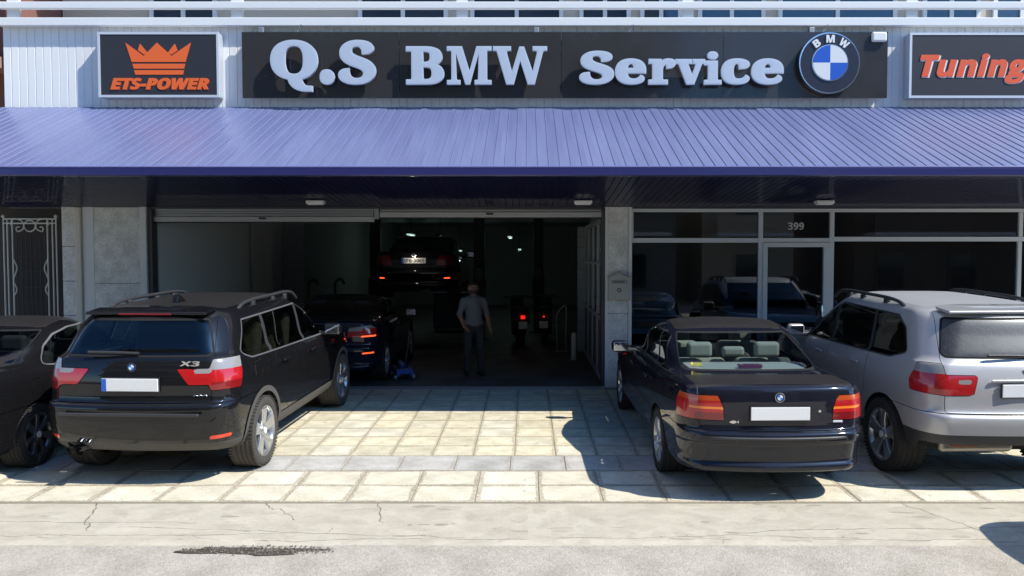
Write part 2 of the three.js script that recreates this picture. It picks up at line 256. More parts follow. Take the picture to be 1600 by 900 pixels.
// ------------------------------------------------------------------ awning
const ZA = 2.80, yE = PY(262, ZA), yV = PY(275, ZA);
{
  const aw = thing('awning', 'long blue ribbed metal awning sloping over the forecourt', 'awning');
  const dz = ZA - .02, dy = yA - yE, L = Math.hypot(dz, dy), ang = Math.atan2(dy, dz), pw = .134;
  const pr = new THREE.Shape(); pr.moveTo(0, 0); pr.lineTo(.058, .002); pr.lineTo(.116, 0); pr.lineTo(.121, .009); pr.lineTo(.127, .009); pr.lineTo(.132, 0); pr.lineTo(.1335, 0); pr.lineTo(.1335, -.006); pr.lineTo(0, -.006); pr.closePath();
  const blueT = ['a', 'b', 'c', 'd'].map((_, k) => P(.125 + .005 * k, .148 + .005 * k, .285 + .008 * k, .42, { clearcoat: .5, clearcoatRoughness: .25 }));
  const vars = [0, 1, 2].map(k => { const g = new THREE.ExtrudeGeometry(pr, { depth: L, bevelEnabled: false, steps: 10 }); const p = g.attributes.position; for (let i = 0; i < p.count; i++) { const t = p.getZ(i) / L; p.setY(i, p.getY(i) + .004 * Math.sin(t * 9 + k * 2) * Math.sin(p.getX(i) / pw * Math.PI)); } g.computeVertexNormals(); return g; });
  for (let x = XL - .1, i = 0; x < XR; x += pw, i++) { const o = mesh('roof_sheet', vars[i % 3], blueT[Math.floor(rnd() * 4)], aw); o.position.set(x, yA, .02); o.rotation.x = ang; }
  const navy = P(.022, .024, .115, .3, { clearcoat: .6, clearcoatRoughness: .1 });
  mesh('gutter', rbox(XR - XL + .1, yE - yV, .10, .015, (XL + XR) / 2, (yE + yV) / 2 - .005, ZA + .02), navy, aw);
  mesh('drip_edge', rbox(XR - XL + .1, .018, .03, .006, (XL + XR) / 2, yE + .004, ZA + .06), P(.16, .17, .42, .3), aw);
  // soffit of glossy strips running from wall to edge
  const so = sub('soffit', aw), y0 = PY(325) + .02, y1 = yV + .03, sL = Math.hypot(ZA - .05, y1 - y0), sa = Math.atan2(y1 - y0, ZA - .05), sw = .1;
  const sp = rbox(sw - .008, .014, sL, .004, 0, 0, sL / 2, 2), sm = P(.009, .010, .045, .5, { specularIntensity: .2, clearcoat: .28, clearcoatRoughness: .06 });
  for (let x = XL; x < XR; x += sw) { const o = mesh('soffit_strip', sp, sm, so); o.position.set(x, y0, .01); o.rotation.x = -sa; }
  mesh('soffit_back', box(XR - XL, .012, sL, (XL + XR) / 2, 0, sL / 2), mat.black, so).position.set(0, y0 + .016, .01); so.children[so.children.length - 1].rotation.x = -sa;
  // soffit lamps, unlit
  const ly = z => y0 + (y1 - y0) * z / ZA;
  for (const [px, lab] of [[493, 'small white soffit lamp above the bay beside the pale wall'], [911, 'small white soffit lamp above the marble pillar'], [1288, 'small white soffit lamp above the glass door']]) {
    const z = .75, t = thing('soffit_lamp', lab, 'lamp', [PX(px, z, 303), ly(z) - .01, z], 0, 'lamps under the awning');
    mesh('housing', rbox(.26, .05, .14, .015, 0, -.03, 0), mat.white, t); mesh('lens', rbox(.22, .02, .11, .008, 0, -.06, .005), M(.8, .8, .76, .3), t);
  }
}

// ------------------------------------------------------------------ signs
function roundel(parent, R, depth) {   // ring with white letters and quartered centre, facing +z
  const disc = (r, d, m, n, z0 = 0) => mesh(n, new THREE.CylinderGeometry(r, r, d, 48).rotateX(Math.PI / 2).translate(0, 0, z0 + d / 2), m, parent);
  disc(R, depth, mat.chrome, 'rim'); disc(R * .955, .012, M(.018, .02, .035, .35), 'ring', depth);
  disc(R * .60, .008, mat.chrome, 'inner_rim', depth + .012);
  for (let q = 0; q < 4; q++) { const s = new THREE.Shape(); s.moveTo(0, 0); s.absarc(0, 0, R * .565, q * Math.PI / 2, (q + 1) * Math.PI / 2, false); s.lineTo(0, 0);
    mesh('quarter', new THREE.ExtrudeGeometry(s, { depth: .008, bevelEnabled: false, curveSegments: 12 }).translate(0, 0, depth + .02), q % 2 ? M(.02, .10, .48, .35) : M(.7, .72, .72, .35), parent); }
  if (R > .2) [['B', .62], ['M', 0], ['W', -.62]].forEach(([ch, a]) => { const h = R * .25, w = h * (ch === 'W' ? 1.25 : ch === 'M' ? 1.1 : .85), g = letters(ch, 'sans_bold', w, h, .015, .02); g.translate(-w / 2, -h / 2, depth + .012); g.translate(0, R * .775, 0).rotateZ(a); mesh('letter', g, mat.white, parent); });
}
{
  const z = .15, x0 = PX(378, z, 100), x1 = PX(1387, z, 100), y0 = PY(153, z), y1 = PY(50, z);
  const s = thing('main_sign', 'long black fascia sign with raised silver blue lettering and round emblem', 'sign', [0, y0, 0]), H = y1 - y0;
  const pt = M(.036, .035, .034, .42, { roughnessMap: tex(512, i => { const k = cl(130 + (nB[i] - .5) * 160); return [k, k, k]; }, false, .5) });
  const cuts = [378, 624, 877, 1130, 1387].map(p => PX(p, z, 100));
  for (let i = 0; i < 4; i++) mesh('panel', metricUV(span(cuts[i] + .003, cuts[i + 1] - .003, 0, H, z - .03, z)), pt, s);
  mesh('frame', merge([span(x0, x1, H * .12, H * .2, .03, z - .032), span(x0, x1, H * .8, H * .88, .03, z - .032)]), mat.darkSteel, s);
  const lm = P(.46, .525, .61, .4, { clearcoat: .3 }), lz = z + .09;
  const word = (t, pa, pb, ya, yb, fat) => {   // each letter is a piece
    const xa = PX(pa, z + .15, 100), xb = PX(pb, z + .15, 100), la = PY(ya, z + .15) - y0, lb = PY(yb, z + .15) - y0;
    const g = letters(t, 'serif_bold', xb - xa, la - lb, .06, fat); g.translate(xa, lb, lz); return g;
  };
  const put = (...a) => mesh('letter', word(...a), lm, s);
  put('Q', 422, 496, 62, 143, .035); put('.', 499, 522, 108, 132, .03); put('S', 528, 587, 62, 132, .035);
  put('B', 634, 694, 72, 132, .03); put('M', 698, 768, 72, 132, .02); put('W', 770, 855, 72, 132, .02);
  put('S', 905, 960, 79, 132, .04); put('e', 961, 1010, 91, 132, .045); put('r', 1013, 1056, 91, 132, .04); put('v', 1055, 1102, 92, 132, .04); put('i', 1100, 1128, 80, 132, .04); put('c', 1127, 1172, 91, 132, .045); put('e', 1174, 1225, 91, 132, .045);
  for (const p of [445, 478, 548, 655, 730, 810, 930, 985, 1030, 1080, 1114, 1150, 1200]) mesh('standoff', new THREE.CylinderGeometry(.012, .012, .09, 8).rotateX(Math.PI / 2).translate(PX(p, z, 100), H * .5 - .05, z + .045), mat.steel, s);
  const rd = sub('emblem', s); rd.position.set(PX(1297, z + .15, 98), PY(98, z + .15) - y0, z + .03); roundel(rd, 46.5 / F * (CZ - z), .10);
  mesh('alarm_box', rbox(.23, .15, .06, .03, PX(1375, z + .06, 57), PY(57, z + .06) - y0, z + .03), mat.white, s);
  [408, 466, 838, 985, 1268, 1288].forEach((px, i) => {
    const b = thing('sign_bracket', ['grey block bracket on the sign top above the letter Q', 'thin slanted bracket on the sign top between Q and S', 'grey block bracket on the sign top above the letter W', 'thin slanted bracket on the sign top above the word Service', 'grey block bracket on the sign top beside the round emblem', 'thin slanted bracket on the sign top over the emblem'][i], 'bracket', [PX(px, .1, 45), y1, .09], 0, i % 2 ? 'slanted brackets' : 'block brackets');
    if (i % 2) { mesh('arm', tube([[-.04, -.02, 0], [.0, .06, 0], [.05, .12, .02]], .012, 8), mat.steel, b); mesh('foot', box(.06, .02, .05, -.04, -.005, 0), mat.steel, b); }
    else { mesh('block', rbox(.08, .09, .06, .01, 0, .04, 0), mat.steel, b); mesh('foot', box(.11, .015, .07, 0, -.004, 0), mat.steel, b); }
  });
}
function lightBox(name, label, pa, pb, ya, yb, fill) {
  const t = .2, x0 = PX(pa, t, 100), x1 = PX(pb, t, 100), y0 = PY(yb, t), y1 = PY(ya, t), w = x1 - x0, h = y1 - y0;
  const s = thing(name, label, 'sign', [(x0 + x1) / 2, y0, 0]);
  mesh('case', rbox(w, h, t - .012, .02, 0, h / 2, (t - .012) / 2 + .005), M(.55, .57, .60, .4, { metalness: .3 }), s);
  const fm = M(.62, .65, .68, .4, { metalness: .2 }), b = .035;
  for (const [a, c, d, e] of [[-w / 2, w / 2, 0, b], [-w / 2, w / 2, h - b, h], [-w / 2, -w / 2 + b, b, h - b], [w / 2 - b, w / 2, b, h - b]]) mesh('frame_bar', span(a, c, d, e, t - .016, t + .004), fm, s);
  mesh('face', span(-w / 2 + b, w / 2 - b, b, h - b, t - .014, t - .004), M(.028, .028, .034, .45), s); fill(s, w, h, t - .004); return s;
}
lightBox('light_box_sign', 'black box sign with orange crown and slanted orange lettering', 153, 342, 50, 152, (s, w, h, z) => {
  const k = 1 / 4 / F * (CZ - .2), pt = (x, y) => [(x - 980) * k, h - (y - 197) * k], poly = (n, pts, d = .006) => { const sh = new THREE.Shape(); pts.forEach((p, i) => sh[i ? 'lineTo' : 'moveTo'](...pt(...p))); mesh(n, new THREE.ExtrudeGeometry(sh, { depth: d, bevelEnabled: false }).translate(0, 0, z), mat.orange, s); };
  poly('crown', [[778, 262], [890, 343], [973, 262], [1062, 343], [1183, 262], [1148, 380], [815, 380]]);
  poly('crown_point', [[868, 268], [915, 325], [892, 335], [855, 308]]); poly('crown_point', [[1083, 268], [1100, 310], [1062, 335], [1038, 325]]);
  poly('crown_band', [[819, 391], [1146, 391], [1138, 421], [827, 421]]); poly('crown_band', [[829, 430], [1137, 430], [1131, 458], [836, 458]]);
  const a = pt(680, 550), b = pt(1292, 478); mesh('lettering_shadow', letters('ETS-POWER', 'sans_bold', b[0] - a[0], b[1] - a[1], .004, .05, .25).translate(a[0] + .008, a[1] - .008, z), M(.30, .05, .02, .5), s);
  mesh('lettering', letters('ETS-POWER', 'sans_bold', b[0] - a[0], b[1] - a[1], .008, .045, .25).translate(a[0], a[1], z + .003), mat.orange, s);
});
lightBox('light_box_sign', 'black box sign with slanted red orange lettering edged in white', 1421, 1625, 51, 153, (s, w, h, z) => {
  const k = 1 / F * (CZ - .2), W = 168 * k, Hh = 46 * k, x = -w / 2 + 16 * k, y = h - 78 * k;
  mesh('lettering_edge', letters('Tuning', 'sans_bold', W, Hh, .004, .05, .22).translate(x + .010, y - .010, z), mat.white, s);
  mesh('lettering', letters('Tuning', 'sans_bold', W, Hh, .008, .03, .22).translate(x, y, z + .003), M(.75, .10, .03, .5), s);
});

// ------------------------------------------------------------------ shop front
{
  const t = thing('shop_front', 'white framed glass shop front with a central glass door', 'shop front', [0, 0, 0]);
  const fr = P(.62, .64, .67, .35), zf = -.09, fz = .045, bar = (n, a, b, c, d, p = t, dz = 0) => mesh(n, span(xg(a), xg(b), PY(d), PY(c), zf - fz + dz, zf + fz + dz), fr, p);
  bar('head_rail', 987, 1660, 326, 331); bar('transom', 988, 1185.5, 372, 379); bar('transom', 1304.5, 1660, 370, 377); bar('transom', 1193, 1297, 372, 378);
  bar('mullion', 1186, 1192.5, 331.5, 610); bar('mullion', 1297.5, 1304, 331.5, 610); bar('mullion', 1593, 1599, 331.5, 369.5); bar('mullion', 1592, 1598, 377.5, 610); bar('sill', 988, 1185.5, 596, 607); bar('sill', 1304.5, 1591, 596, 607); bar('jamb', 987.5, 990, 331.5, 371.5);
  const gl = (a, b, c, d, p = t) => mesh('pane', span(xg(a), xg(b), PY(d), PY(c), zf - .004, zf + .004), mat.glass, p);
  gl(990, 1186, 331, 372); gl(1192.5, 1297.5, 331, 372); gl(1304, 1593, 331, 370); gl(1599, 1660, 331, 370); gl(988, 1186, 379, 596); gl(1304, 1592, 377, 596); gl(1598, 1660, 377, 596);
  const d = sub('door', t); d.name = 'door';
  for (const [a, b, c, e] of [[1193, 1297, 379, 386], [1193, 1200, 386.3, 600], [1288, 1297, 386.3, 600], [1200.3, 1287.7, 588, 600]]) mesh('door_frame', span(xg(a), xg(b), PY(e), PY(c), zf - .03, zf + .055), fr, d);
  mesh('door_glass', span(xg(1200), xg(1288), PY(588), PY(386), zf - .004, zf + .004), mat.glass, d);
  mesh('handle', tube([[xg(1284), 1.0, zf + .05], [xg(1284), 1.0, zf + .1], [xg(1284), 1.3, zf + .1], [xg(1284), 1.3, zf + .05]], .012, 16), mat.chrome, d);
  mesh('house_number', letters('399', 'sans_bold', 25 / 100, 11.5 / 100, .004).translate(PX(1231, zf, 352), PY(359, zf), zf + .005), M(.5, .5, .48, .6), t);
  const mb = thing('mailbox', 'beige metal mailbox with a peaked top on the marble pillar', 'mailbox', [xg(966.5), PY(468), 0]);
  const sh = new THREE.Shape(); sh.moveTo(-.165, 0); sh.lineTo(.165, 0); sh.lineTo(.165, .33); sh.lineTo(.0, .42); sh.lineTo(-.165, .33); sh.closePath();
  const bm = M(.42, .40, .35, .5); mesh('box', new THREE.ExtrudeGeometry(sh, { depth: .09, bevelEnabled: true, bevelSize: .005, bevelThickness: .005, bevelSegments: 1 }).translate(0, 0, .008), bm, mb);
  mesh('flap', rbox(.25, .06, .012, .004, 0, .28, .106), M(.30, .29, .26, .5), mb);
  mesh('roof', merge([box(.2, .012, .13).rotateZ(.5).translate(-.092, .388, .055), box(.2, .012, .13).rotateZ(-.5).translate(.092, .388, .055)]), bm, mb);
  mesh('lock', new THREE.TorusGeometry(.028, .006, 8, 20).translate(0, .15, .108), mat.darkSteel, mb);
  mesh('slot_lettering', letters('POST', 'sans_bold', .17, .03, .003).translate(-.085, .265, .1125), mat.darkSteel, mb);
}
// neighbour doorway with wrought iron gate
{
  const n = thing('neighbour_doorway', 'dark recessed doorway beside the marble pier with brown lintel', 'doorway');
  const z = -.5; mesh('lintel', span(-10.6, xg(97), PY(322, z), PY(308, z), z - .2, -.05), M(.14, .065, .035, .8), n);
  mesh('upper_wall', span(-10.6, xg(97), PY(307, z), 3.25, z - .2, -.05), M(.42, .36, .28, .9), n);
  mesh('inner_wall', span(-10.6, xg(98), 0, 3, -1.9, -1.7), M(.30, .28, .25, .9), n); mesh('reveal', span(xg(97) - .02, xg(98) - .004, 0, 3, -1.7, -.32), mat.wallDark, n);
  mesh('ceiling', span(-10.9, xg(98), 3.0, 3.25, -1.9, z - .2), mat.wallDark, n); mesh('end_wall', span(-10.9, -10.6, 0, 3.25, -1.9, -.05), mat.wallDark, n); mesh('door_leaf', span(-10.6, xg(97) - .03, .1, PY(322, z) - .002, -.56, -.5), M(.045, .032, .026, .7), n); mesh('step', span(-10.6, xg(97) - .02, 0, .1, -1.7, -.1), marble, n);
  const gx0 = PX(8, -.3, 450), gx1 = PX(90, -.3, 450), w = gx1 - gx0, top = PY(340, -.3), g = thing('iron_gate', 'white wrought iron gate with scrolled top in the dark doorway', 'gate', [(gx0 + gx1) / 2, .1, -.3]);
  const wi = M(.62, .60, .55, .5), h = top - .1, rod = (n, pts, r = .011) => mesh(n, tube(pts, r, 20, 6), wi, g);
  for (const s of [-1, 1]) { for (const o of [0, .06, .14]) mesh('upright', new THREE.CylinderGeometry(.012, .012, h - (o ? .03 : 0), 8).translate(s * (w / 2 - o), (h - (o ? .03 : 0)) / 2, 0), wi, g); mesh('finial', new THREE.SphereGeometry(.03, 12, 8).translate(s * w / 2, h + .02, 0), wi, g);
    rod('scroll', [[s * .30, h - .12, 0], [s * .27, h - .02, 0], [s * .12, h - .06, 0], [s * .10, h - .17, 0], [s * .2, h - .22, 0], [s * .21, h - .15, 0], [s * .16, h - .15, 0]]);
    rod('scroll', [[s * (w / 2 - .14), h - .65, 0], [s * (w / 2 - .2), h - .8, 0], [s * (w / 2 - .14), h - 1.0, 0], [s * (w / 2 - .19), h - 1.15, 0], [s * (w / 2 - .14), h - 1.25, 0]]); }
  for (const y of [h - .02, h - .09, .05]) mesh('crossbar', new THREE.CylinderGeometry(.012, .012, w, 8).rotateZ(Math.PI / 2).translate(0, y, 0), wi, g);
  mesh('ring', new THREE.TorusGeometry(.09, .011, 6, 24).translate(0, h - .13, 0), wi, g);
  for (let i = -3; i <= 3; i++) mesh('bar', new THREE.CylinderGeometry(.008, .008, h - .3, 6).translate(i * .075, (h - .3) / 2, -.02), mat.darkSteel, g);
  for (let i = 0; i < 8; i++) mesh('grid_bar', new THREE.CylinderGeometry(.006, .006, w - .3, 6).rotateZ(Math.PI / 2).translate(0, .2 + i * .25, -.025), mat.darkSteel, g);
  const nb = thing('neighbour_building', 'reddish brown neighbouring house wall at the end of the white cladding', 'building'); mesh('wall', span(-14, XL - .03, 3.3, 9, -3, -.4), M(.20, .09, .07, .9), nb);
  mesh('balcony_edge', span(-14, XL - .05, 4.95, 5.12, -.4, .05), M(.35, .2, .16, .8), nb); mesh('pipe', new THREE.CylinderGeometry(.05, .05, 3, 12).translate(XL - .1, 5.6, -.3), M(.25, .08, .06, .7), nb);
}
// buildings across the street (seen mirrored in the glass)
function house(label, x0, x1, z0, z1, h, col, floors, cols) {
  const b = thing('street_house', label, 'building', [(x0 + x1) / 2, GY(9), z0], 0, 'houses across the street'), w = x1 - x0, m = M(...col, .9);
  mesh('wall', span(-w / 2, w / 2, 0, h, 0, z1 - z0), m, b); mesh('roof', span(-w / 2 - .1, w / 2 + .1, h, h + .18, -.15, z1 - z0 + .1), M(.45, .42, .38, .9), b);
  for (let f = 0; f < floors; f++) for (let c = 0; c < cols; c++) { const x = -w / 2 + (c + .5) * w / cols, y = .6 + f * 3.1; const q = sub('window', b); mesh('frame', rbox(1.3, 1.7, .08, .01, x, y + .95, -.03), m, q); mesh('pane', box(1.12, 1.5, .02, x, y + .95, -.08), P(.02, .025, .03, .05), q); }
  for (let f = 1; f < floors; f++) { const q = sub('balcony', b); mesh('slab', span(-w / 2 + .4, w / 2 - .4, f * 3.1, f * 3.1 + .15, -1.2, 0), mat.whiteTrim, q); mesh('parapet', span(-w / 2 + .4, w / 2 - .4, f * 3.1 + .15, f * 3.1 + .95, -1.2, -1.1), m, q); }
}
house('tall grey apartment house across the street', -20, 6.6, 23, 33, 15, [.20, .19, .17], 5, 7);
house('low beige house with blank wall across the street', 8.0, 12.2, 24, 33, 6.2, [.52, .44, .33], 2, 1);
house('brown apartment house across the street beside the gap', 14.6, 34, 23, 33, 12, [.17, .13, .10], 4, 6);

// ------------------------------------------------------------------ cars: one smooth skin per car, its panels cut out of it along their real outlines
const dust = (base, rough, amt, sc) => new THREE.MeshPhysicalMaterial({ map: tex(512, i => { const k = cl((nC[i] - .42) * 3.2, 0, 1) * (.5 + nB[i]) * amt; return base.map((b, j) => cl(b + k * [150, 140, 125][j])); }, true, sc), roughness: rough, clearcoat: .35, clearcoatRoughness: .35 });
const carM = {
  black: P(.006, .006, .007, .6, { specularIntensity: .15, clearcoat: 1, clearcoatRoughness: .04 }), navy: P(.006, .007, .014, .6, { specularIntensity: .15, clearcoat: 1, clearcoatRoughness: .04 }),
  silver: P(.49, .485, .475, .42, { metalness: .35, clearcoat: 1, clearcoatRoughness: .06 }), anth: P(.012, .0115, .011, .6, { specularIntensity: .3, clearcoat: 1, clearcoatRoughness: .06 }),
  dusty: dust([24, 22, 22], .4, .26, 6), silverRoof: P(.46, .46, .45, .5, { metalness: .4, clearcoat: .5, clearcoatRoughness: .3 }),
  clad: M(.075, .07, .064, .7), gap: M(.006, .006, .006, .9), trim: M(.035, .035, .037, .45), alu: M(.42, .43, .44, .35, { metalness: .8 }),
  red: P(.42, .008, .010, .18, { clearcoat: 1, clearcoatRoughness: .03 }), redDark: P(.20, .006, .008, .2, { clearcoat: 1, clearcoatRoughness: .03 }), amber: P(.48, .065, .01, .2, { clearcoat: 1 }), clear: P(.26, .25, .24, .15, { clearcoat: 1 }), reflector: P(.75, .05, .012, .25, { clearcoat: 1 }),  // reflector: extra bright orange red carries camera flash shine in its colour
  lamp: new THREE.MeshStandardMaterial({ color: C(.5, .03, .01), emissive: C(1, .09, .02), emissiveIntensity: 1.7, roughness: .3 }),  // camera flash shine on reflectors given as emission, no lamp burns there
  plate: M(.78, .78, .76, .45), band: M(.02, .12, .50, .4), rim: M(.55, .56, .57, .28, { metalness: .85 }), rimDark: M(.18, .18, .19, .3, { metalness: .8 }), disc: M(.12, .12, .12, .5, { metalness: .6 }),
  cream: M(.50, .50, .44, .7), beige: M(.42, .36, .24, .75), charcoal: M(.03, .03, .032, .8), head: M(.36, .35, .32, .9), mirror: M(.75, .8, .85, .04, { metalness: 1 }), exhaust: M(.3, .28, .25, .35, { metalness: .9 }), under: M(.015, .015, .015, .9), rust: M(.24, .10, .06, .85),
};
const hermite = (pts, z) => {
  if (pts.length === 1 || z >= pts[0][0]) return pts[0][1]; const n = pts.length; if (z <= pts[n - 1][0]) return pts[n - 1][1];
  let i = 0; while (z < pts[i + 1][0]) i++; const sl = j => j <= 0 || j >= n - 1 ? 0 : (pts[j + 1][1] - pts[j - 1][1]) / (pts[j + 1][0] - pts[j - 1][0]);
  const h = pts[i + 1][0] - pts[i][0], t = (z - pts[i][0]) / h, a = t * t * (3 - 2 * t); const m0 = sl(i) * h, m1 = sl(i + 1) * h;
  return pts[i][1] * (1 - a) + pts[i + 1][1] * a + m0 * t * (1 - t) * (1 - t) - m1 * t * t * (1 - t);
};
function skin(levels, taper) {      // level: {y:[[z,y]..] rear to front, zr, zf, w, rx, rz, fx, fz, br, bf}
  const nR = 16, nC = 12, nS = 78, nF = 10, rows = [];
  const T = z => 1 - taper.r * Math.max(0, (z - taper.zr) / 1.2) ** 2 - taper.f * Math.max(0, (taper.zf - z) / 1.2) ** 2;
  const key = levels.map(L => {
    const o = [], add = (x, z) => o.push([x * T(z), hermite(L.y, z), z]), rx = Math.min(L.rx, L.w), fx = Math.min(L.fx, L.w), w = L.w, br = L.br, bf = L.bf, q = v => w ? (v / w) ** 2 : 0;
    for (let i = 0; i < nR; i++) { const x = (w - rx) * i / nR; add(x, L.zr - br * q(x)); }
    for (let i = 0; i < nC; i++) { const a = i / nC * Math.PI / 2, x = w - rx + rx * Math.sin(a); add(x, L.zr - L.rz * (1 - Math.cos(a)) - br * q(x)); }
    const za = L.zr - L.rz - br, zb = L.zf + L.fz + bf; for (let i = 0; i < nS; i++) add(w, za + (zb - za) * i / nS);
    for (let i = 0; i < nC; i++) { const a = (1 - i / nC) * Math.PI / 2, x = w - fx + fx * Math.sin(a); add(x, L.zf + L.fz * (1 - Math.cos(a)) + bf * q(x)); }
    for (let i = 0; i <= nF; i++) { const x = (w - fx) * (1 - i / nF); add(x, L.zf + bf * q(x)); }
    return o;
  });
  const n = key[0].length, K = key.length, P3 = [];
  for (let k = 0; k < K - 1; k++) {
    let md = 0; for (let s = 0; s < n; s++) md = Math.max(md, Math.hypot(...[0, 1, 2].map(c => key[k][s][c] - key[k + 1][s][c])));
    const m = Math.max(2, Math.min(22, Math.ceil(md / .032)));
    for (let j = 0; j < m + (k === K - 2 ? 1 : 0); j++) {
      const t = j / m, row = [];
      for (let s = 0; s < n; s++) {
        const b = key[k][s], c = key[k + 1][s], a = key[k - 1]?.[s] ?? b.map((v, i) => 2 * v - c[i]), d = key[k + 2]?.[s] ?? c.map((v, i) => 2 * v - b[i]);
        const ds = (p, r) => Math.max(1e-4, Math.sqrt(Math.hypot(p[0] - r[0], p[1] - r[1], p[2] - r[2])));
        const t1 = ds(a, b), t2 = t1 + ds(b, c), t3 = t2 + ds(c, d), tt = t1 + (t2 - t1) * t;
        row.push([0, 1, 2].map(i => { const A1 = a[i] * (t1 - tt) / t1 + b[i] * tt / t1, A2 = b[i] * (t2 - tt) / (t2 - t1) + c[i] * (tt - t1) / (t2 - t1), A3 = c[i] * (t3 - tt) / (t3 - t2) + d[i] * (tt - t2) / (t3 - t2); const B1 = A1 * (t2 - tt) / t2 + A2 * tt / t2, B2 = A2 * (t3 - tt) / (t3 - t1) + A3 * (tt - t1) / (t3 - t1); return B1 * (t2 - tt) / (t2 - t1) + B2 * (tt - t1) / (t2 - t1); }));
      }
      P3.push(row);
    }
  }
  const R = P3.length, N = 2 * n - 1, V = [];
  for (let r = 0; r < R; r++) { const row = []; let u = 0; const half = P3[r].map((p, s) => { if (s) u += Math.hypot(p[0] - P3[r][s - 1][0], p[2] - P3[r][s - 1][2]); return [...p, u]; });
    for (let s = -(n - 1); s < n; s++) { const h = half[Math.abs(s)], sg = s < 0 ? -1 : 1; row.push([sg * h[0], h[1], h[2], 0, 1, 0, sg * h[3]]); } V.push(row); }
  for (let r = 0; r < R; r++) for (let s = 0; s < N; s++) {
    const a = V[r][Math.max(0, s - 1)], b = V[r][Math.min(N - 1, s + 1)], c = V[Math.max(0, r - 1)][s], d = V[Math.min(R - 1, r + 1)][s], e = [0, 1, 2].map(i => b[i] - a[i]), f = [0, 1, 2].map(i => d[i] - c[i]);
    let nx = e[1] * f[2] - e[2] * f[1], ny = e[2] * f[0] - e[0] * f[2], nz = e[0] * f[1] - e[1] * f[0]; const l = Math.hypot(nx, ny, nz), v = V[r][s];
    if (l < 1e-7 || r === R - 1) { v[3] = 0; v[4] = 1; v[5] = 0; continue; }
    const sgn = nx * v[0] + ny * (v[1] - .7) + nz * (v[2] - Math.max(-1, Math.min(1, v[2]))) < 0 ? -1 : 1; v[3] = sgn * nx / l; v[4] = sgn * ny / l; v[5] = sgn * nz / l;
  }
  const tris = [], push = (a, b, c) => { const e = [b[0] - a[0], b[1] - a[1], b[2] - a[2]], f = [c[0] - a[0], c[1] - a[1], c[2] - a[2]], g = [e[1] * f[2] - e[2] * f[1], e[2] * f[0] - e[0] * f[2], e[0] * f[1] - e[1] * f[0]]; if (Math.hypot(...g) < 1e-9) return; const d = g[0] * (a[3] + b[3] + c[3]) + g[1] * (a[4] + b[4] + c[4]) + g[2] * (a[5] + b[5] + c[5]); tris.push(d < 0 ? [a, c, b] : [a, b, c]); };
  for (let r = 0; r < R - 1; r++) for (let s = 0; s < N - 1; s++) { push(V[r][s], V[r][s + 1], V[r + 1][s + 1]); push(V[r][s], V[r + 1][s + 1], V[r + 1][s]); }
  return tris;
}
function carve(tris, f) {           // split a triangle soup along f = 0; returns [inside, outside]
  const I = [], O = [], lp = (a, b, t) => a.map((v, i) => v + (b[i] - v) * t);
  for (const t of tris) {
    const d = [f(t[0]), f(t[1]), f(t[2])], k = (d[0] < 0) + (d[1] < 0) + (d[2] < 0);
    if (k === 3) I.push(t); else if (k === 0) O.push(t);
    else { const odd = k === 1 ? d.findIndex(v => v < 0) : d.findIndex(v => v >= 0), a = t[odd], b = t[(odd + 1) % 3], c = t[(odd + 2) % 3], da = d[odd], ab = lp(a, b, da / (da - d[(odd + 1) % 3])), ac = lp(a, c, da / (da - d[(odd + 2) % 3]));
      const one = k === 1 ? I : O, two = k === 1 ? O : I; one.push([a, ab, ac]); two.push([ab, b, c], [ab, c, ac]); }
  }
  return [I, O];
}
function sdPoly(P, x, y, r = 0) {    // signed distance to a polygon grown by r
  let d = 1e9, s = 1; for (let i = 0, j = P.length - 1; i < P.length; j = i++) {
    const ex = P[j][0] - P[i][0], ey = P[j][1] - P[i][1], wx = x - P[i][0], wy = y - P[i][1], t = Math.max(0, Math.min(1, (wx * ex + wy * ey) / (ex * ex + ey * ey))), bx = wx - ex * t, by = wy - ey * t; d = Math.min(d, bx * bx + by * by);
    const c1 = y >= P[i][1], c2 = y < P[j][1], c3 = ex * wy > ey * wx; if ((c1 && c2 && c3) || (!c1 && !c2 && !c3)) s = -s;
  } return s * Math.sqrt(d) - r;
}
function emit(name, tris, m, parent, off = 0) {
  if (!tris.length) return null; const p = new Float32Array(tris.length * 9), n = new Float32Array(tris.length * 9), uv = new Float32Array(tris.length * 6); let i = 0, j = 0;
  for (const t of tris) for (const v of t) { const l = Math.hypot(v[3], v[4], v[5]) || 1; for (let c = 0; c < 3; c++) { p[i] = v[c] + v[3 + c] / l * off; n[i++] = v[3 + c] / l; } uv[j++] = v[2]; uv[j++] = v[0] + v[1]; }
  const g = new THREE.BufferGeometry(); g.setAttribute('position', new THREE.BufferAttribute(p, 3)); g.setAttribute('normal', new THREE.BufferAttribute(n, 3)); g.setAttribute('uv', new THREE.BufferAttribute(uv, 2)); return mesh(name, g, m, parent);
}
function mainPiece(tris) {           // largest connected piece of a soup
  const id = new Map(), par = [], find = a => { while (par[a] !== a) a = par[a] = par[par[a]]; return a; }, key = v => Math.round(v[0] * 2e4) + '_' + Math.round(v[1] * 2e4) + '_' + Math.round(v[2] * 2e4);
  const own = tris.map(t => { const k = t.map(v => { const q = key(v); if (!id.has(q)) { id.set(q, par.length); par.push(par.length); } return id.get(q); }); par[find(k[1])] = find(k[0]); par[find(k[2])] = find(k[0]); return k[0]; });
  const n = {}; own.forEach(a => { const f = find(a); n[f] = (n[f] || 0) + 1; }); const best = +Object.keys(n).sort((a, b) => n[b] - n[a])[0]; return tris.filter((t, i) => find(own[i]) === best);
}
const half = (tris, s) => tris.filter(t => (t[0][0] + t[1][0] + t[2][0]) * s > 0);
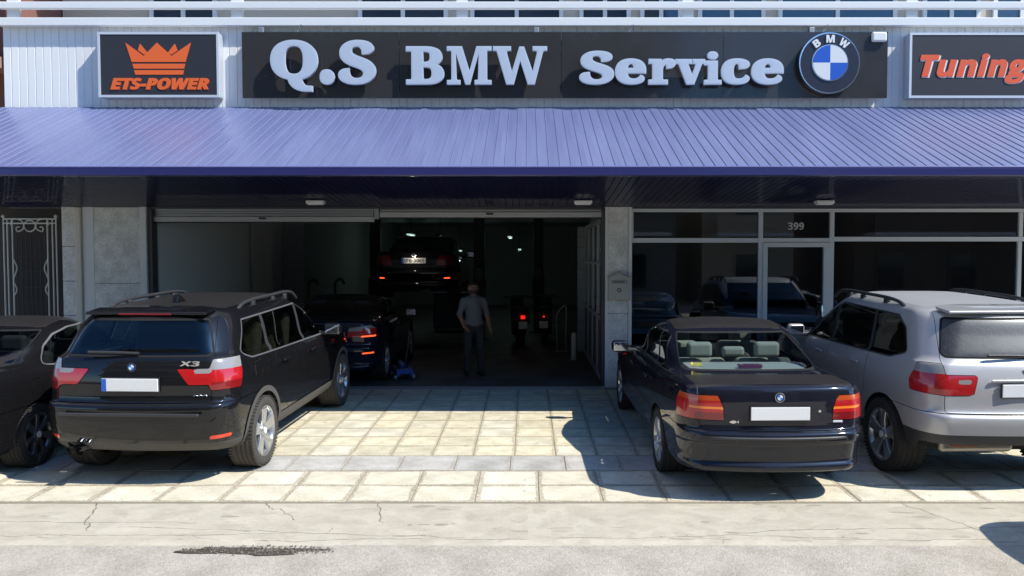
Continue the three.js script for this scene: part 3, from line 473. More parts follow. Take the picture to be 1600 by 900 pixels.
function makeWheel(r, w, style, m, rimR) {
  const pr = [[rimR - .01, -w * .42], [rimR + .015, -w * .49], [r - .05, -w * .53], [r - .018, -w * .48], [r - .004, -w * .42]];
  for (let i = 0; i < 5; i++) { const a = -w * .36 + i * w * .72 / 4.0; if (i < 4) pr.push([r, a + .004], [r, a + w * .72 / 4 - .008], [r - .008, a + w * .72 / 4 - .006], [r - .008, a + w * .72 / 4 + .002]); }
  pr.push([r - .004, w * .42], [r - .018, w * .48], [r - .05, w * .53], [rimR + .015, w * .49], [rimR - .01, w * .42]);
  const tyre = new THREE.LatheGeometry(pr.map(p => new THREE.Vector2(...p)), 56).rotateZ(-Math.PI / 2);          // axle along x, outside = +x
  const lugs = []; for (let i = 0; i < 60; i++) for (const s of [-1, 1]) lugs.push(box(.035, .008, .02, s * w * .43, r - .004, 0).rotateX((i + (s > 0 ? .5 : 0)) / 60 * Math.PI * 2));
  const lip = new THREE.LatheGeometry([[rimR - .045, -w * .4], [rimR - .03, 0], [rimR - .03, w * .30], [rimR - .012, w * .45], [rimR + .006, w * .485], [rimR + .006, w * .45], [rimR - .005, -w * .4]].map(p => new THREE.Vector2(...p)), 48).rotateZ(-Math.PI / 2);
  const sp = [], nS = style === 'five' ? 5 : style === 'star' ? 5 : 7;
  for (let i = 0; i < nS; i++) {
    const legs = style === 'star' ? [-.16, .16] : [0];
    for (const o of legs) { const s = new THREE.Shape(), wi = style === 'five' ? .040 : .022, wo = style === 'five' ? .058 : .026; s.moveTo(-wi, .04); s.lineTo(wi, .04); s.lineTo(wo * .8, rimR * .6); s.lineTo(wo, rimR - .018); s.lineTo(-wo, rimR - .018); s.lineTo(-wo * .8, rimR * .6); s.closePath();
      const g = new THREE.ExtrudeGeometry(s, { depth: .022, bevelEnabled: true, bevelSize: .007, bevelThickness: .009, bevelSegments: 2, steps: 1 }); const p = g.attributes.position; for (let k = 0; k < p.count; k++) p.setZ(k, p.getZ(k) - .03 * (1 - p.getY(k) / rimR) ** 2); g.computeVertexNormals(); sp.push(g.rotateZ(i / nS * Math.PI * 2 + o).rotateY(Math.PI / 2).translate(w * .36, 0, 0)); }
  }
  sp.push(new THREE.CylinderGeometry(.065, .075, .045, 24).rotateZ(-Math.PI / 2).translate(w * .36, 0, 0));
  const bolts = []; for (let i = 0; i < 5; i++) bolts.push(new THREE.CylinderGeometry(.009, .009, .02, 8).rotateZ(Math.PI / 2).translate(w * .36 + .02, .05, 0).rotateX(i / 5 * 2 * Math.PI));
  return { tyre: merge([tyre, ...lugs]), rim: merge([lip, ...sp]), bolts: merge(bolts), cap: new THREE.CylinderGeometry(.033, .033, .008, 20).rotateZ(Math.PI / 2).translate(w * .36 + .027, 0, 0), disc: new THREE.CylinderGeometry(rimR * .72, rimR * .72, .025, 32).rotateZ(Math.PI / 2).translate(w * .08, 0, 0), back: new THREE.CylinderGeometry(rimR - .04, rimR - .04, .01, 32).rotateZ(Math.PI / 2).translate(-w * .3, 0, 0), m };
}
function badge(parent, x, y, z, R, tilt = 0) { const b = sub('emblem', parent); b.position.set(x, y, z); b.rotation.x = tilt; const d = (r, t, m, n, z0) => mesh(n, new THREE.CylinderGeometry(r, r, t, 28).rotateX(Math.PI / 2).translate(0, 0, z0), m, b); d(R, .006, mat.chrome, 'rim', 0); d(R * .92, .003, M(.02, .03, .06, .3), 'ring', .004);
  for (let q = 0; q < 4; q++) { const s = new THREE.Shape(); s.moveTo(0, 0); s.absarc(0, 0, R * .58, q * Math.PI / 2, (q + 1) * Math.PI / 2, false); s.lineTo(0, 0); mesh('quarter', new THREE.ShapeGeometry(s).translate(0, 0, .0075), q % 2 ? M(.05, .22, .65, .3) : mat.white, b); } }
function makeCar(o) {
  const car = thing('parked_car', o.label, 'car', o.pos, o.turn, o.group); if (o.name) car.name = numbered(o.name); car.scale.setScalar(o.scale || 1); if (o.tilt) car.rotation.x = o.tilt;
  const { wb, wr } = o, za = wb / 2, ra = o.arch || wr + .045; let S = skin(o.levels, o.taper), I; const put = (n, t, m, p = car, off = 0) => emit(n, t, m, p, off);
  const surf = S, rearAt = (x, y) => { let best = 9, z = 0; for (const t of surf) for (const v of t) if (v[2] > .6) { const d = (v[0] - x) ** 2 + (v[1] - y) ** 2; if (d < best - 1e-7 || (d < best + 1e-7 && v[2] > z)) { best = d; z = v[2]; } } return z; };
  const side = s => v => v[0] * s > .3;
  // wheel openings
  for (const z of [za, -za]) { const f = v => Math.abs(v[0]) > .45 ? Math.hypot(v[2] - z, v[1] - wr) - ra : 1; [I, S] = carve(S, f);
    if (o.archTrim) { [I, S] = carve(S, v => Math.abs(v[0]) > .45 ? Math.hypot(v[2] - z, v[1] - wr) - ra - o.archTrim : 1); for (const s of [-1, 1]) put('wheel_arch_trim', half(I, s), o.cladding, car, .008); } }
  // glass: rear, side, front
  if (o.rearGlass) { const f = v => v[2] > .3 && v[5] > .12 ? sdPoly(o.rearGlass, v[6], v[1], .05) : 1; [I, S] = carve(S, f); let G; [G, I] = carve(I, v => f(v) + (o.seal || .018)); put('rear_window_seal', I, carM.gap, car, -.002); put('rear_window', G, o.rearTint || o.glass, car, -.004); }
  { const f = v => Math.abs(v[0]) > .4 && Math.abs(v[3]) > .4 ? sdPoly(o.dlo, v[2], v[1], .04) : 1; [I, S] = carve(S, f); let G; [G, I] = carve(I, v => f(v) + .015); for (const s of [-1, 1]) put('window_trim', half(I, s), o.trim || carM.trim, car, .003);
    for (const [a, b, c, d] of o.pillars) { const pf = v => { const k = (v[1] - c[1]) / (d - c[1] || 1), z = a + (b - a) * ((v[1] - .9) / .5); return Math.abs(v[2] - z) - c[0]; }; [I, G] = carve(G, pf); for (const s of [-1, 1]) put('window_pillar', half(I, s), carM.trim, car, .001); }
    for (const s of [-1, 1]) { let rest = half(G, s); const cuts = o.pillars.map(p => p[0]).sort((p, q) => q - p); let prev = 9; for (const c of [...cuts, -9]) { const pn = rest.filter(t => { const v = t[0], k = (v[1] - .9) / .5, pl = o.pillars.find(p => p[0] === c), z0 = pl ? pl[0] + (pl[1] - pl[0]) * k : -9; const pp = o.pillars.find(p => p[0] === prev), z1 = pp ? pp[0] + (pp[1] - pp[0]) * k : 9; const m = (t[0][2] + t[1][2] + t[2][2]) / 3; return m > z0 && m <= z1; }); put('side_window', pn, o.glass, car, -.004); prev = c; } } }
  { const f = v => v[2] < .2 && v[5] < -.15 && v[4] > .1 ? sdPoly(o.windscreen, v[0], v[1], .04) : 1; [I, S] = carve(S, f); put('windscreen', I, mat.carGlass, car, -.003); }
  // roof skin
  if (o.roof) { [I, S] = carve(S, v => v[1] > o.roof.y ? sdPoly(o.roof.p, v[0], v[2], .08) : 1); put('roof', I, o.roof.m, car); if (!o.plain) put('headliner', I, carM.head, car, -.03); }
  if (o.deck) { [I, S] = carve(S, v => v[1] > o.deck.y && v[4] > .75 && v[2] > .5 ? sdPoly(o.deck.p, v[0], v[2], .03) : 1); put('boot_top', I, o.deck.m, car); }
  // lamps
  for (const s of [-1, 1]) { const f = v => v[2] > .4 ? sdPoly(o.lamp.p, v[6] * s, v[1], .012) : 1; [I, S] = carve(S, f); let L; [L, I] = carve(I, v => f(v) + .006); put('lamp_seal', I, carM.gap, car, -.004); const g = sub('tail_lamp', car);
    for (const q of o.lamp.zones) { let Z;[Z, L] = carve(L, v => sdPoly(q.p, v[6] * s, v[1])); put(q.n, Z, q.m, g, .004); } put('lens', mainPiece(L), o.lamp.m, g, .004); }
  for (const s of [-1, 1]) if (o.reflector) { [I, S] = carve(S, v => v[2] > .4 ? sdPoly(o.reflector, v[6] * s, v[1]) : 1); put('reflector', I, o.reflM || carM.reflector, car, .003); }
  if (o.notch) [I, S] = carve(S, v => v[2] > .6 ? sdPoly(o.notch, v[6], v[1], .02) : 1);
  // boot lid, bumper, doors, sills
  const panel = (name, f, m, w = .005) => { [I, S] = carve(S, f); let G;[G, I] = carve(I, v => f(v) + w); put('panel_gap', I, carM.gap, car, -.008); return put(name, G, m, car); };
  if (o.bumper) { const bz = v => v[2] > .3 ? Math.max(v[1] - o.bumper.y, za + ra - .30 - v[2], ) : 1; if (o.bumper.low) { [I, S] = carve(S, v => v[2] > za + ra * .5 ? v[1] - o.bumper.low : 1); put('bumper_valance', I, o.bumper.lowM, car); } panel('rear_bumper', bz, o.bumper.m || o.paint, .006); if (o.bumper.strip) { /* rub strip */ } }
  if (o.lid) panel(o.lidName, v => v[2] > .3 && v[4] < .93 ? sdPoly(o.lid, v[6], v[1], .02) : 1, o.paint);
  for (const s of [-1, 1]) { for (const d of o.doors) { const dr = panel('door', v => v[0] * s > .3 ? sdPoly(d.p, v[2], v[1], .03) : 1, o.paint); if (dr && d.h) { let x = 0, bd = 9; for (const t of surf) for (const v of t) { const q = (v[2] - d.h[0]) ** 2 + (v[1] - d.h[1]) ** 2; if (q < bd && v[0] > .5) { bd = q; x = v[0]; } } mesh('handle', rbox(.035, .03, .19, .014, s * (x + .022), d.h[1], d.h[0]), o.handleM || o.paint, dr); } } 
    if (o.fuel && s > 0) panel('fuel_flap', v => v[0] > .3 ? Math.max(Math.abs(v[2] - o.fuel[0]) - .085, Math.abs(v[1] - o.fuel[1]) - .08) : 1, o.paint); }
  if (o.sill) { [I, S] = carve(S, v => Math.abs(v[2]) < za - ra + .05 && Math.abs(v[0]) > .4 ? v[1] - o.sill : 1); for (const s of [-1, 1]) put('side_sill', half(I, s), o.cladding, car, .008); }
  if (o.rub) { [I, S] = carve(S, v => Math.abs(v[2]) < 9 && Math.abs(v[0]) > .5 ? Math.abs(v[1] - o.rub) - .022 : 1); put('rub_strip', I, carM.trim, car, .006); }
  put('body', S, o.paint, car);
  // underside and wheels
  const zr = o.levels[2].zr, zf = o.levels[2].zf; mesh('underbody', span(-.62, .62, o.floor, o.floor + .06, zf + .25, zr - .22), carM.under, car); mesh('cabin_floor', span(-.66, .66, o.floor + .1, o.floor + .2, -.9, za - .3), carM.charcoal, car);
  const ww = o.ww || .235, W = o.wheelGeo || (o.wheelGeo = makeWheel(wr, ww, o.wheelStyle, o.wheelM || carM.rim, o.rimR || wr * .69)), xw = o.track;
  for (const s of [-1, 1]) for (const z of [za, -za]) {
    const g = sub('wheel', car); g.position.set(s * xw, wr, z); if (s < 0) g.rotation.y = Math.PI;
    mesh('tyre', W.tyre, o.tyreM || mat.rubber, g); mesh('rim', W.rim, W.m, g); mesh('hub_cap', W.cap, mat.white, g); mesh('brake_disc', W.disc, carM.disc, g); mesh('wheel_bolts', W.bolts, mat.steel, g); mesh('brake_plate', W.back, carM.under, g);
    mesh('wheel_well', merge([new THREE.CylinderGeometry(ra + .004, ra + .004, .42, 28, 1, true, 0, Math.PI).rotateZ(Math.PI / 2).rotateX(-Math.PI / 2).rotateX(Math.PI / 2), new THREE.CircleGeometry(ra + .004, 24, 0, Math.PI).rotateY(Math.PI / 2).translate(-.2, 0, 0)]).translate(s > 0 ? -.11 : -.11, 0, 0), carM.under, g);
  }
  // mirrors
  for (const s of o.mirror ? [-1, 1] : []) { const g = sub('mirror', car), [mx, my, mz] = o.mirror; mesh('mirror_shell', rbox(.21, .15, .11, .045, s * mx, my, mz, 4), o.paint, g); mesh('mirror_glass', rbox(.165, .11, .01, .004, s * mx, my, mz + .054), carM.mirror, g); mesh('mirror_arm', rbox(.14, .05, .06, .02, s * (mx - .13), my - .05, mz), carM.trim, g); }
  // number plate and emblem
  if (o.plateY) { const z = rearAt(0, o.plateY) + .018, g = sub('number_plate', car); g.position.set(0, o.plateY, z); mesh('plate', rbox(.52, .115, .012, .004), carM.plate, g); mesh('plate_holder', box(.535, .13, .012, 0, 0, -.011), carM.trim, g); if (o.plateBand) mesh('blue_band', box(.045, .112, .004, -.237, 0, .0065), carM.band, g); if (o.plateText) mesh('characters', letters(o.plateText, 'sans_bold', .43, .072, .003).translate(-.205, -.036, .0065), mat.black, g); }
  if (o.badgeY) badge(car, 0, o.badgeY, rearAt(0, o.badgeY) + .006, .043, o.badgeTilt || 0);
  if (o.script) { const [t, x, y, w, h] = o.script, z = Math.max(rearAt(x, y), rearAt(x + w, y)); mesh('model_lettering', letters(t, 'sans_bold', w, h, .006, 0, .15).translate(x, y, z + .002), mat.chrome, car); }
  // seats
  const seat = (x, z, y, m, w = .5) => { const g = sub('seat', car); mesh('backrest', rbox(w, .62, .16, .06, 0, 0, 0).rotateX(-.22).translate(x, y + .36, z), m, g); mesh('cushion', rbox(w, .16, .5, .06, x, y, z - .28), m, g); mesh('headrest', rbox(.27, .17, .10, .045, x, y + .77, z + .09, 4), m, g); };
  if (o.seats) { const y = o.seatY, m = o.seats; seat(.37, -.15, y, m); seat(-.37, -.15, y, m); const yr = y - (o.rearDrop || 0); seat(.36, .86, yr, m, .62); seat(-.36, .86, yr, m, .62); if (o.rearDrop) mesh('middle_headrest', rbox(.24, .11, .09, .04, 0, yr + .75, .95, 4), m, car); mesh('dashboard', rbox(1.3, .25, .35, .08, 0, y + .42, -.85), carM.charcoal, car); mesh('steering_wheel', new THREE.TorusGeometry(.18, .016, 8, 28).rotateX(-.4).translate(-.37, y + .5, -.6), carM.charcoal, car); }
  if (o.shelf) mesh('rear_shelf', metricUV(box(1.15, .03, o.shelf[2], 0, o.shelf[0], o.shelf[1])), o.seats, car);
  if (o.extra) o.extra(car, rearAt); return car;
}
const Y = (...a) => a;
function lev(y, zr, zf, w, rx, rz, fx, fz, br = .10, bf = .12) { return { y: typeof y === 'number' ? [[0, y]] : y, zr, zf, w, rx, rz, fx, fz, br, bf }; }
// saloon; R = rear end, Fr = front end
function saloonLevels(R, Fr, W, H, deckZ, roofZ0, roofZ1, deckY = 1.05) {
  const b = .11; return [
    lev(.23, R - .26, Fr + .12, W - .10, .20, .26, .3, .35, b), lev(.275, R - .12, Fr + .06, W - .05, .22, .28, .3, .38, b), lev(.29, R - .055, Fr + .04, W - .03, .22, .28, .3, .4, b), lev(.325, R - .035, Fr + .02, W - .02, .22, .28, .3, .4, b), lev(.355, R - .045, Fr + .01, W - .018, .22, .28, .3, .4, b), lev(.375, R - .062, Fr, W - .015, .22, .28, .3, .4, b), lev(.50, R - .035, Fr, W - .006, .22, .28, .3, .4, b), lev(.545, R - .022, Fr, W - .002, .22, .28, .3, .4, b), lev(.558, R - .003, Fr, W, .22, .28, .3, .4, b), lev(.60, R, Fr, W, .22, .28, .3, .4, b), lev(.64, R - .006, Fr + .01, W, .22, .28, .3, .4, b), lev(.662, R - .05, Fr + .03, W, .21, .26, .3, .4, b),
    lev(.69, R - .062, Fr + .05, W, .20, .25, .3, .4, b), lev([[R, .83], [-1, .76]], R - .065, Fr + .06, W - .004, .19, .24, .32, .42, b), lev([[R, .96], [1, .90], [-1, .83], [Fr, .70]], R - .075, Fr + .10, W - .022, .18, .24, .34, .45, b),
    lev([[R, 1.025], [1.2, .965], [-.8, .90], [Fr, .72]], R - .09, Fr + .16, W - .05, .18, .24, .36, .5, b), lev([[R, deckY], [1.2, .99], [-.8, .93], [Fr, .74]], R - .135, Fr + .24, W - .085, .18, .24, .4, .5, b),
    lev([[R, deckY + .012], [1.2, 1.005], [-.8, .955], [Fr, .80]], R - .34, Fr + .55, W - .10, .2, .3, .4, .5, b),
    lev([[R, deckY + .02], [deckZ, deckY + .015], [.9, 1.02], [-.8, .98], [Fr, .93]], deckZ, -.98, W - .125, .26, .42, .3, .45, .07, .2),
    lev([[deckZ, deckY + .07], [.8, 1.07], [-.9, 1.02]], deckZ - .10, -.86, W - .15, .26, .42, .3, .42, .07, .2),
    lev(1.22, (deckZ + roofZ0) / 2 - .02, -.53, W - .165, .26, .40, .28, .36, .06, .16), lev([[roofZ0, H - .085], [.2, H - .07], [roofZ1, H - .09]], roofZ0, roofZ1, W - .215, .24, .34, .26, .3, .05, .12),
    lev([[roofZ0, H - .05], [.2, H - .028], [roofZ1, H - .055]], roofZ0 - .10, roofZ1 + .09, W - .28, .24, .3, .24, .3, .05, .1), lev([[roofZ0, H - .03], [.2, H - .006], [roofZ1, H - .035]], roofZ0 - .16, roofZ1 + .15, (W - .28) * .6, .2, .2, .2, .2, .03, .05), lev([[roofZ0, H - .024], [.2, H], [roofZ1, H - .03]], roofZ0 - .2, roofZ1 + .2, 0, 0, 0, 0, 0, 0, 0)];
}
function suvLevels(R, Fr, W, H, belt, bump, k) {      // k: rear glass rake
  const b = .10, c = [.20, .24, .3, .4]; return [
    lev(.30, R - .26, Fr + .14, W - .10, ...c, b), lev(.35, R - .12, Fr + .08, W - .05, ...c, b), lev(.42, R - .06, Fr + .04, W - .02, ...c, b), lev(.56, R - .015, Fr, W - .004, ...c, b), lev(bump - .07, R, Fr, W, ...c, b), lev(bump - .02, R - .008, Fr + .01, W, ...c, b), lev(bump, R - .045, Fr + .02, W, ...c, b), lev(bump + .03, R - .06, Fr + .03, W, ...c, b),
    lev([[R, .97], [-1, .90], [Fr, .8]], R - .07, Fr + .05, W - .003, .19, .23, .32, .42, b), lev([[R, belt - .10], [-1, belt - .16], [Fr, .92]], R - .085, Fr + .1, W - .018, .19, .23, .34, .45, b), lev([[R, belt], [-1, belt - .10], [Fr, .96]], R - .115, Fr + .2, W - .045, .19, .24, .36, .5, b),
    lev([[R, belt + .03], [-1, belt - .06], [Fr, 1.02]], R - .135, Fr + .42, W - .07, .21, .27, .38, .5, b), lev([[R, belt + .06], [-1, belt - .02], [-1.6, belt - .02]], R - .155, -1.12, W - .085, .23, .29, .3, .45, b, .2), lev([[R, belt + .11], [-1, belt + .03]], R - .175, -1.0, W - .10, .25, .31, .3, .42, b, .2),
    lev([[R, belt + .25], [-1, belt + .2]], R - .175 - k * .15, -.72, W - .145, .26, .33, .28, .36, b, .16), lev([[R, H - .118], [.2, H - .10], [-.4, H - .118]], R - .175 - k * (H - .1 - belt - .1), -.30, W - .21, .27, .34, .26, .3, b, .12),
    lev([[R, H - .068], [.2, H - .046], [-.4, H - .07]], R - .21 - k * (H - .08 - belt), -.20, W - .265, .26, .32, .24, .3, b, .1), lev([[R, H - .035], [.2, H - .008], [-.4, H - .04]], R - .36 - k * .3, -.1, (W - .26) * .7, .2, .24, .2, .2, .05, .05), lev([[R, H - .028], [.2, H], [-.4, H - .03]], R - .42 - k * .3, -.02, 0, 0, 0, 0, 0, 0, 0)];
}
const groundAt = z => GY(z);
function railing(car, W, y, z0, z1, m) { for (const s of [-1, 1]) { const g = sub('roof_rail', car); mesh('rail_bar', tube([[s * W, y - .045, z0], [s * W, y + .018, z0 - .16], [s * (W + .005), y + .05, (z0 + z1) / 2], [s * W, y + .03, z1 + .16], [s * W, y - .045, z1]], .019, 40, 8), m, g); for (const z of [z0 - .42, (z0 + z1) / 2 - .1, z1 + .4]) mesh('rail_foot', rbox(.045, .09, .09, .015, s * W, y - .01, z), m, g); } }
function wiper(car, rearAt, x0, x1, y0, y1) { const z = Math.max(rearAt(x0, y0), rearAt(x1, y1)); mesh('rear_wiper', tube([[x0, y0, z + .03], [(x0 + x1) / 2, (y0 + y1) / 2 + .004, z + .035], [x1, y1, z + .02]], .013, 12, 6), carM.trim, car); }
// --- black estate-like off-roader (left of the free bay)
const CARS = {};
CARS.suv = makeCar({ name: 'parked_off_roader', label: 'black off-roader with roof rails parked in front of the open bay', pos: [-3.60, GY(2.72), 2.72], turn: -.044, tilt: slopeAng, scale: 1.03,
  wb: 2.795, wr: .352, ww: .25, track: .80, floor: .34, paint: carM.black, glass: P(.17, .19, .19, .02, { transmission: 1, thickness: 0, ior: 1.6 }), rearTint: P(.30, .33, .36, .02, { transmission: 1, thickness: 0, ior: 1.6 }), cladding: carM.clad, archTrim: .055, sill: .44, wheelStyle: 'five', tyreM: M(.055, .05, .043, .9), trim: carM.alu,
  levels: suvLevels(2.27, -2.29, .925, 1.645, 1.17, .79, .52), taper: { zr: 1.0, zf: -1.0, r: .05, f: .10 },
  rearGlass: [[-.66, 1.25], [.66, 1.25], [.58, 1.485], [-.58, 1.485]], dlo: [[1.72, 1.20], [1.50, 1.45], [-.05, 1.48], [-.78, 1.16], [-.8, 1.11], [1.60, 1.16]], pillars: [[1.18, 1.06, [.035, 0], 0], [.98, .72, [.012, 0], 0], [.12, .02, [.035, 0], 0]], windscreen: [[-.68, 1.2], [.68, 1.2], [.58, 1.5], [-.58, 1.5]],
  roof: { y: 1.57, p: [[-.52, 1.5], [.52, 1.5], [.52, -.15], [-.52, -.15]], m: carM.dusty }, lidName: 'tailgate', lid: [[-.70, .81], [.70, .81], [.70, 1.20], [.66, 1.58], [-.66, 1.58], [-.70, 1.20]],
  lamp: { p: [[.42, 1.09], [.70, 1.09], [.72, 1.17], [1.0, 1.17], [1.04, 1.04], [1.02, .91], [.72, .91], [.70, .96], [.52, .96]], m: carM.red, zones: [{ n: 'clear_lens', p: [[.56, 1.2], [.56, 1.055], [.715, 1.055], [.715, 1.2]], m: carM.clear }, { n: 'clear_lens', p: [[.70, 1.085], [1.2, 1.085], [1.2, 1.3], [.70, 1.3]], m: carM.clear }, { n: 'dark_lens', p: [[.71, .9], [1.2, .9], [1.2, .975], [.71, .975]], m: carM.redDark }] },
  notch: [[-.66, .2], [-.46, .2], [-.48, .40], [-.63, .40]], reflector: [[.70, .455], [.90, .465], [.92, .50], [.70, .495]], bumper: { y: .79, low: .42, lowM: carM.clad }, doors: [{ p: [[1.0, 1.14], [.98, .75], [.72, .48], [.10, .48], [.10, 1.14]], h: [.80, .99] }, { p: [[.06, 1.14], [.06, .48], [-.92, .48], [-1.0, .8], [-.9, 1.10]], h: [-.12, .96] }], fuel: [1.50, 1.0],
  mirror: [1.03, 1.14, -.62], plateY: .96, plateBand: true, badgeY: 1.115, badgeTilt: -.1, script: ['X3', .43, 1.125, .19, .045], seats: carM.beige, seatY: .72,
  extra: (car, rz) => {
    railing(car, .655, 1.595, 1.42, -.35, carM.trim); wiper(car, rz, -.42, .05, 1.245, 1.235);
    mesh('roof_spoiler', rbox(1.15, .03, .24, .014, 0, 0, 0, 4).rotateX(.10).translate(0, 1.588, 1.80), carM.black, car); mesh('brake_light_strip', rbox(.5, .016, .02, .005, 0, 1.572, 1.918), carM.redDark, car);
    const f = new THREE.Shape(); f.moveTo(-.09, 0); f.lineTo(.09, 0); f.lineTo(.07, .05); f.lineTo(.03, .062); f.closePath(); mesh('roof_antenna', new THREE.ExtrudeGeometry(f, { depth: .03, bevelEnabled: true, bevelSize: .008, bevelThickness: .012, bevelSegments: 2 }).translate(0, 0, -.015).rotateY(-Math.PI / 2).translate(0, 1.64, 1.25), carM.black, car);
    for (const x of [-.56, -.47]) mesh('exhaust_pipe', new THREE.CylinderGeometry(.034, .034, .2, 18, 1, true).rotateX(Math.PI / 2).translate(x, .355, 2.15), mat.chrome, car);
    mesh('silencer', rbox(.6, .14, .3, .05, -.3, .39, 1.86), carM.exhaust, car); mesh('bumper_guard', rbox(1.3, .03, .03, .012, 0, .70, rz(0, .70) + .004), carM.trim, car);
    mesh('chrome_script', tube([0, 1, 2, 3, 4, 5, 6].map(i => [.56 + i * .02, .855 + (i % 2 ? .008 : -.002), rz(.56 + i * .02, .855) + .004]), .004, 24, 6), mat.chrome, car);
  } });
// --- dark blue saloon
const saloonBase = { wb: 2.83, wr: .318, ww: .235, track: .765, floor: .24, wheelStyle: 'seven', glass: mat.tintGlass, taper: { zr: 1.0, zf: -1.1, r: .06, f: .10 }, levels: saloonLevels(2.53, -2.25, .90, 1.435, 1.66, .88, -.02),
  rearGlass: [[-.68, 1.105], [.68, 1.105], [.575, 1.30], [-.575, 1.30]], seal: .014, dlo: [[1.12, 1.08], [.82, 1.30], [.1, 1.325], [-.75, 1.03], [-.7, 1.01], [1.04, 1.05]], pillars: [[.78, .66, [.022, 0], 0], [.0, -.04, [.04, 0], 0]], windscreen: [[-.66, 1.06], [.66, 1.06], [.52, 1.31], [-.52, 1.31]],
  lidName: 'boot_lid', lid: [[-.66, .69], [.66, .69], [.70, .76], [.70, 1.03], [-.70, 1.03], [-.70, .76]], bumper: { y: .664 }, doors: [{ p: [[.96, 1.02], [.98, .80], [.72, .34], [.02, .34], [.02, 1.02]], h: [.78, .86] }, { p: [[-.02, 1.0], [-.02, .34], [-.95, .34], [-1.0, .7], [-.85, .96]], h: [-.18, .84] }], mirror: [1.0, .99, -.55] };
CARS.saloon = makeCar({ ...saloonBase, name: 'parked_saloon', label: 'dark blue saloon with dusty roof and pale seats parked before the shop front', pos: [2.165, GY(2.945), 2.945], turn: .02, tilt: slopeAng, paint: carM.navy, rearTint: P(.52, .59, .58, .02, { transmission: 1, thickness: 0, ior: 1.8 }),
  roof: { y: 1.36, p: [[-.50, .72], [.50, .72], [.50, .12], [-.50, .12]], m: carM.dusty }, deck: { y: 1.03, p: [[-.68, 1.86], [.68, 1.86], [.68, 2.33], [-.68, 2.33]], m: carM.dusty },
  lamp: { p: [[.49, .755], [.97, .755], [.99, .86], [.95, .955], [.54, .955], [.50, .86]], m: carM.red, zones: [{ n: 'amber_lens', p: [[.4, .918], [1.2, .918], [1.2, 1.1], [.4, 1.1]], m: carM.amber }, { n: 'reflector', p: [[.4, .84], [.80, .84], [.80, .865], [.4, .865]], m: P(.85, .22, .02, .2, { clearcoat: 1 }) }, { n: 'dark_lens', p: [[.4, .7], [.74, .7], [.74, .815], [.4, .815]], m: carM.redDark }] },  // orange reflector zone: flash shine painted into the lens colour
  plateY: .815, badgeY: .955, badgeTilt: 0, seats: carM.cream, seatY: .44, rearDrop: .05, shelf: [1.035, 1.36, .5], wheelM: carM.rim,
  extra: (car, rz) => {
    mesh('third_brake_light', rbox(.24, .04, .08, .015, .02, 1.075, 1.5), carM.redDark, car); mesh('shelf_sticker', rbox(.11, .05, .012, .005).rotateX(-.9).translate(-.52, 1.095, 1.52), M(.75, .6, .05, .6), car);
    mesh('boot_lock', new THREE.CylinderGeometry(.012, .012, .01, 14).rotateX(Math.PI / 2).translate(.36, .83, rz(.36, .83) + .004), mat.chrome, car);
    mesh('lamp_label', rbox(.09, .018, .005, .002, .53, .733, rz(.53, .733) + .003), mat.white, car);
    const fs = new THREE.Shape(); fs.moveTo(-.04, 0); fs.quadraticCurveTo(0, .028, .028, 0); fs.lineTo(.045, .014); fs.lineTo(.045, -.014); fs.lineTo(.028, 0); fs.quadraticCurveTo(0, -.028, -.04, 0); mesh('fish_emblem', new THREE.ExtrudeGeometry(fs, { depth: .003, bevelEnabled: false }).translate(-.40, .735, rz(-.40, .735) + .003), mat.chrome, car);
    for (const x of [-.38, -.05, .33, .6]) mesh('parking_sensor', new THREE.CylinderGeometry(.011, .011, .006, 12).rotateX(Math.PI / 2).translate(x, .585, rz(x, .585) + .001), carM.trim, car);
    mesh('bumper_strip', tube([-.72, -.5, -.25, 0, .25, .5, .72].map(x => [x, .60, rz(x, .60) + .0]), .016, 40, 6), carM.trim, car);
    mesh('silencer', rbox(.5, .14, .3, .05, -.3, .30, 2.05), carM.exhaust, car);
  } });
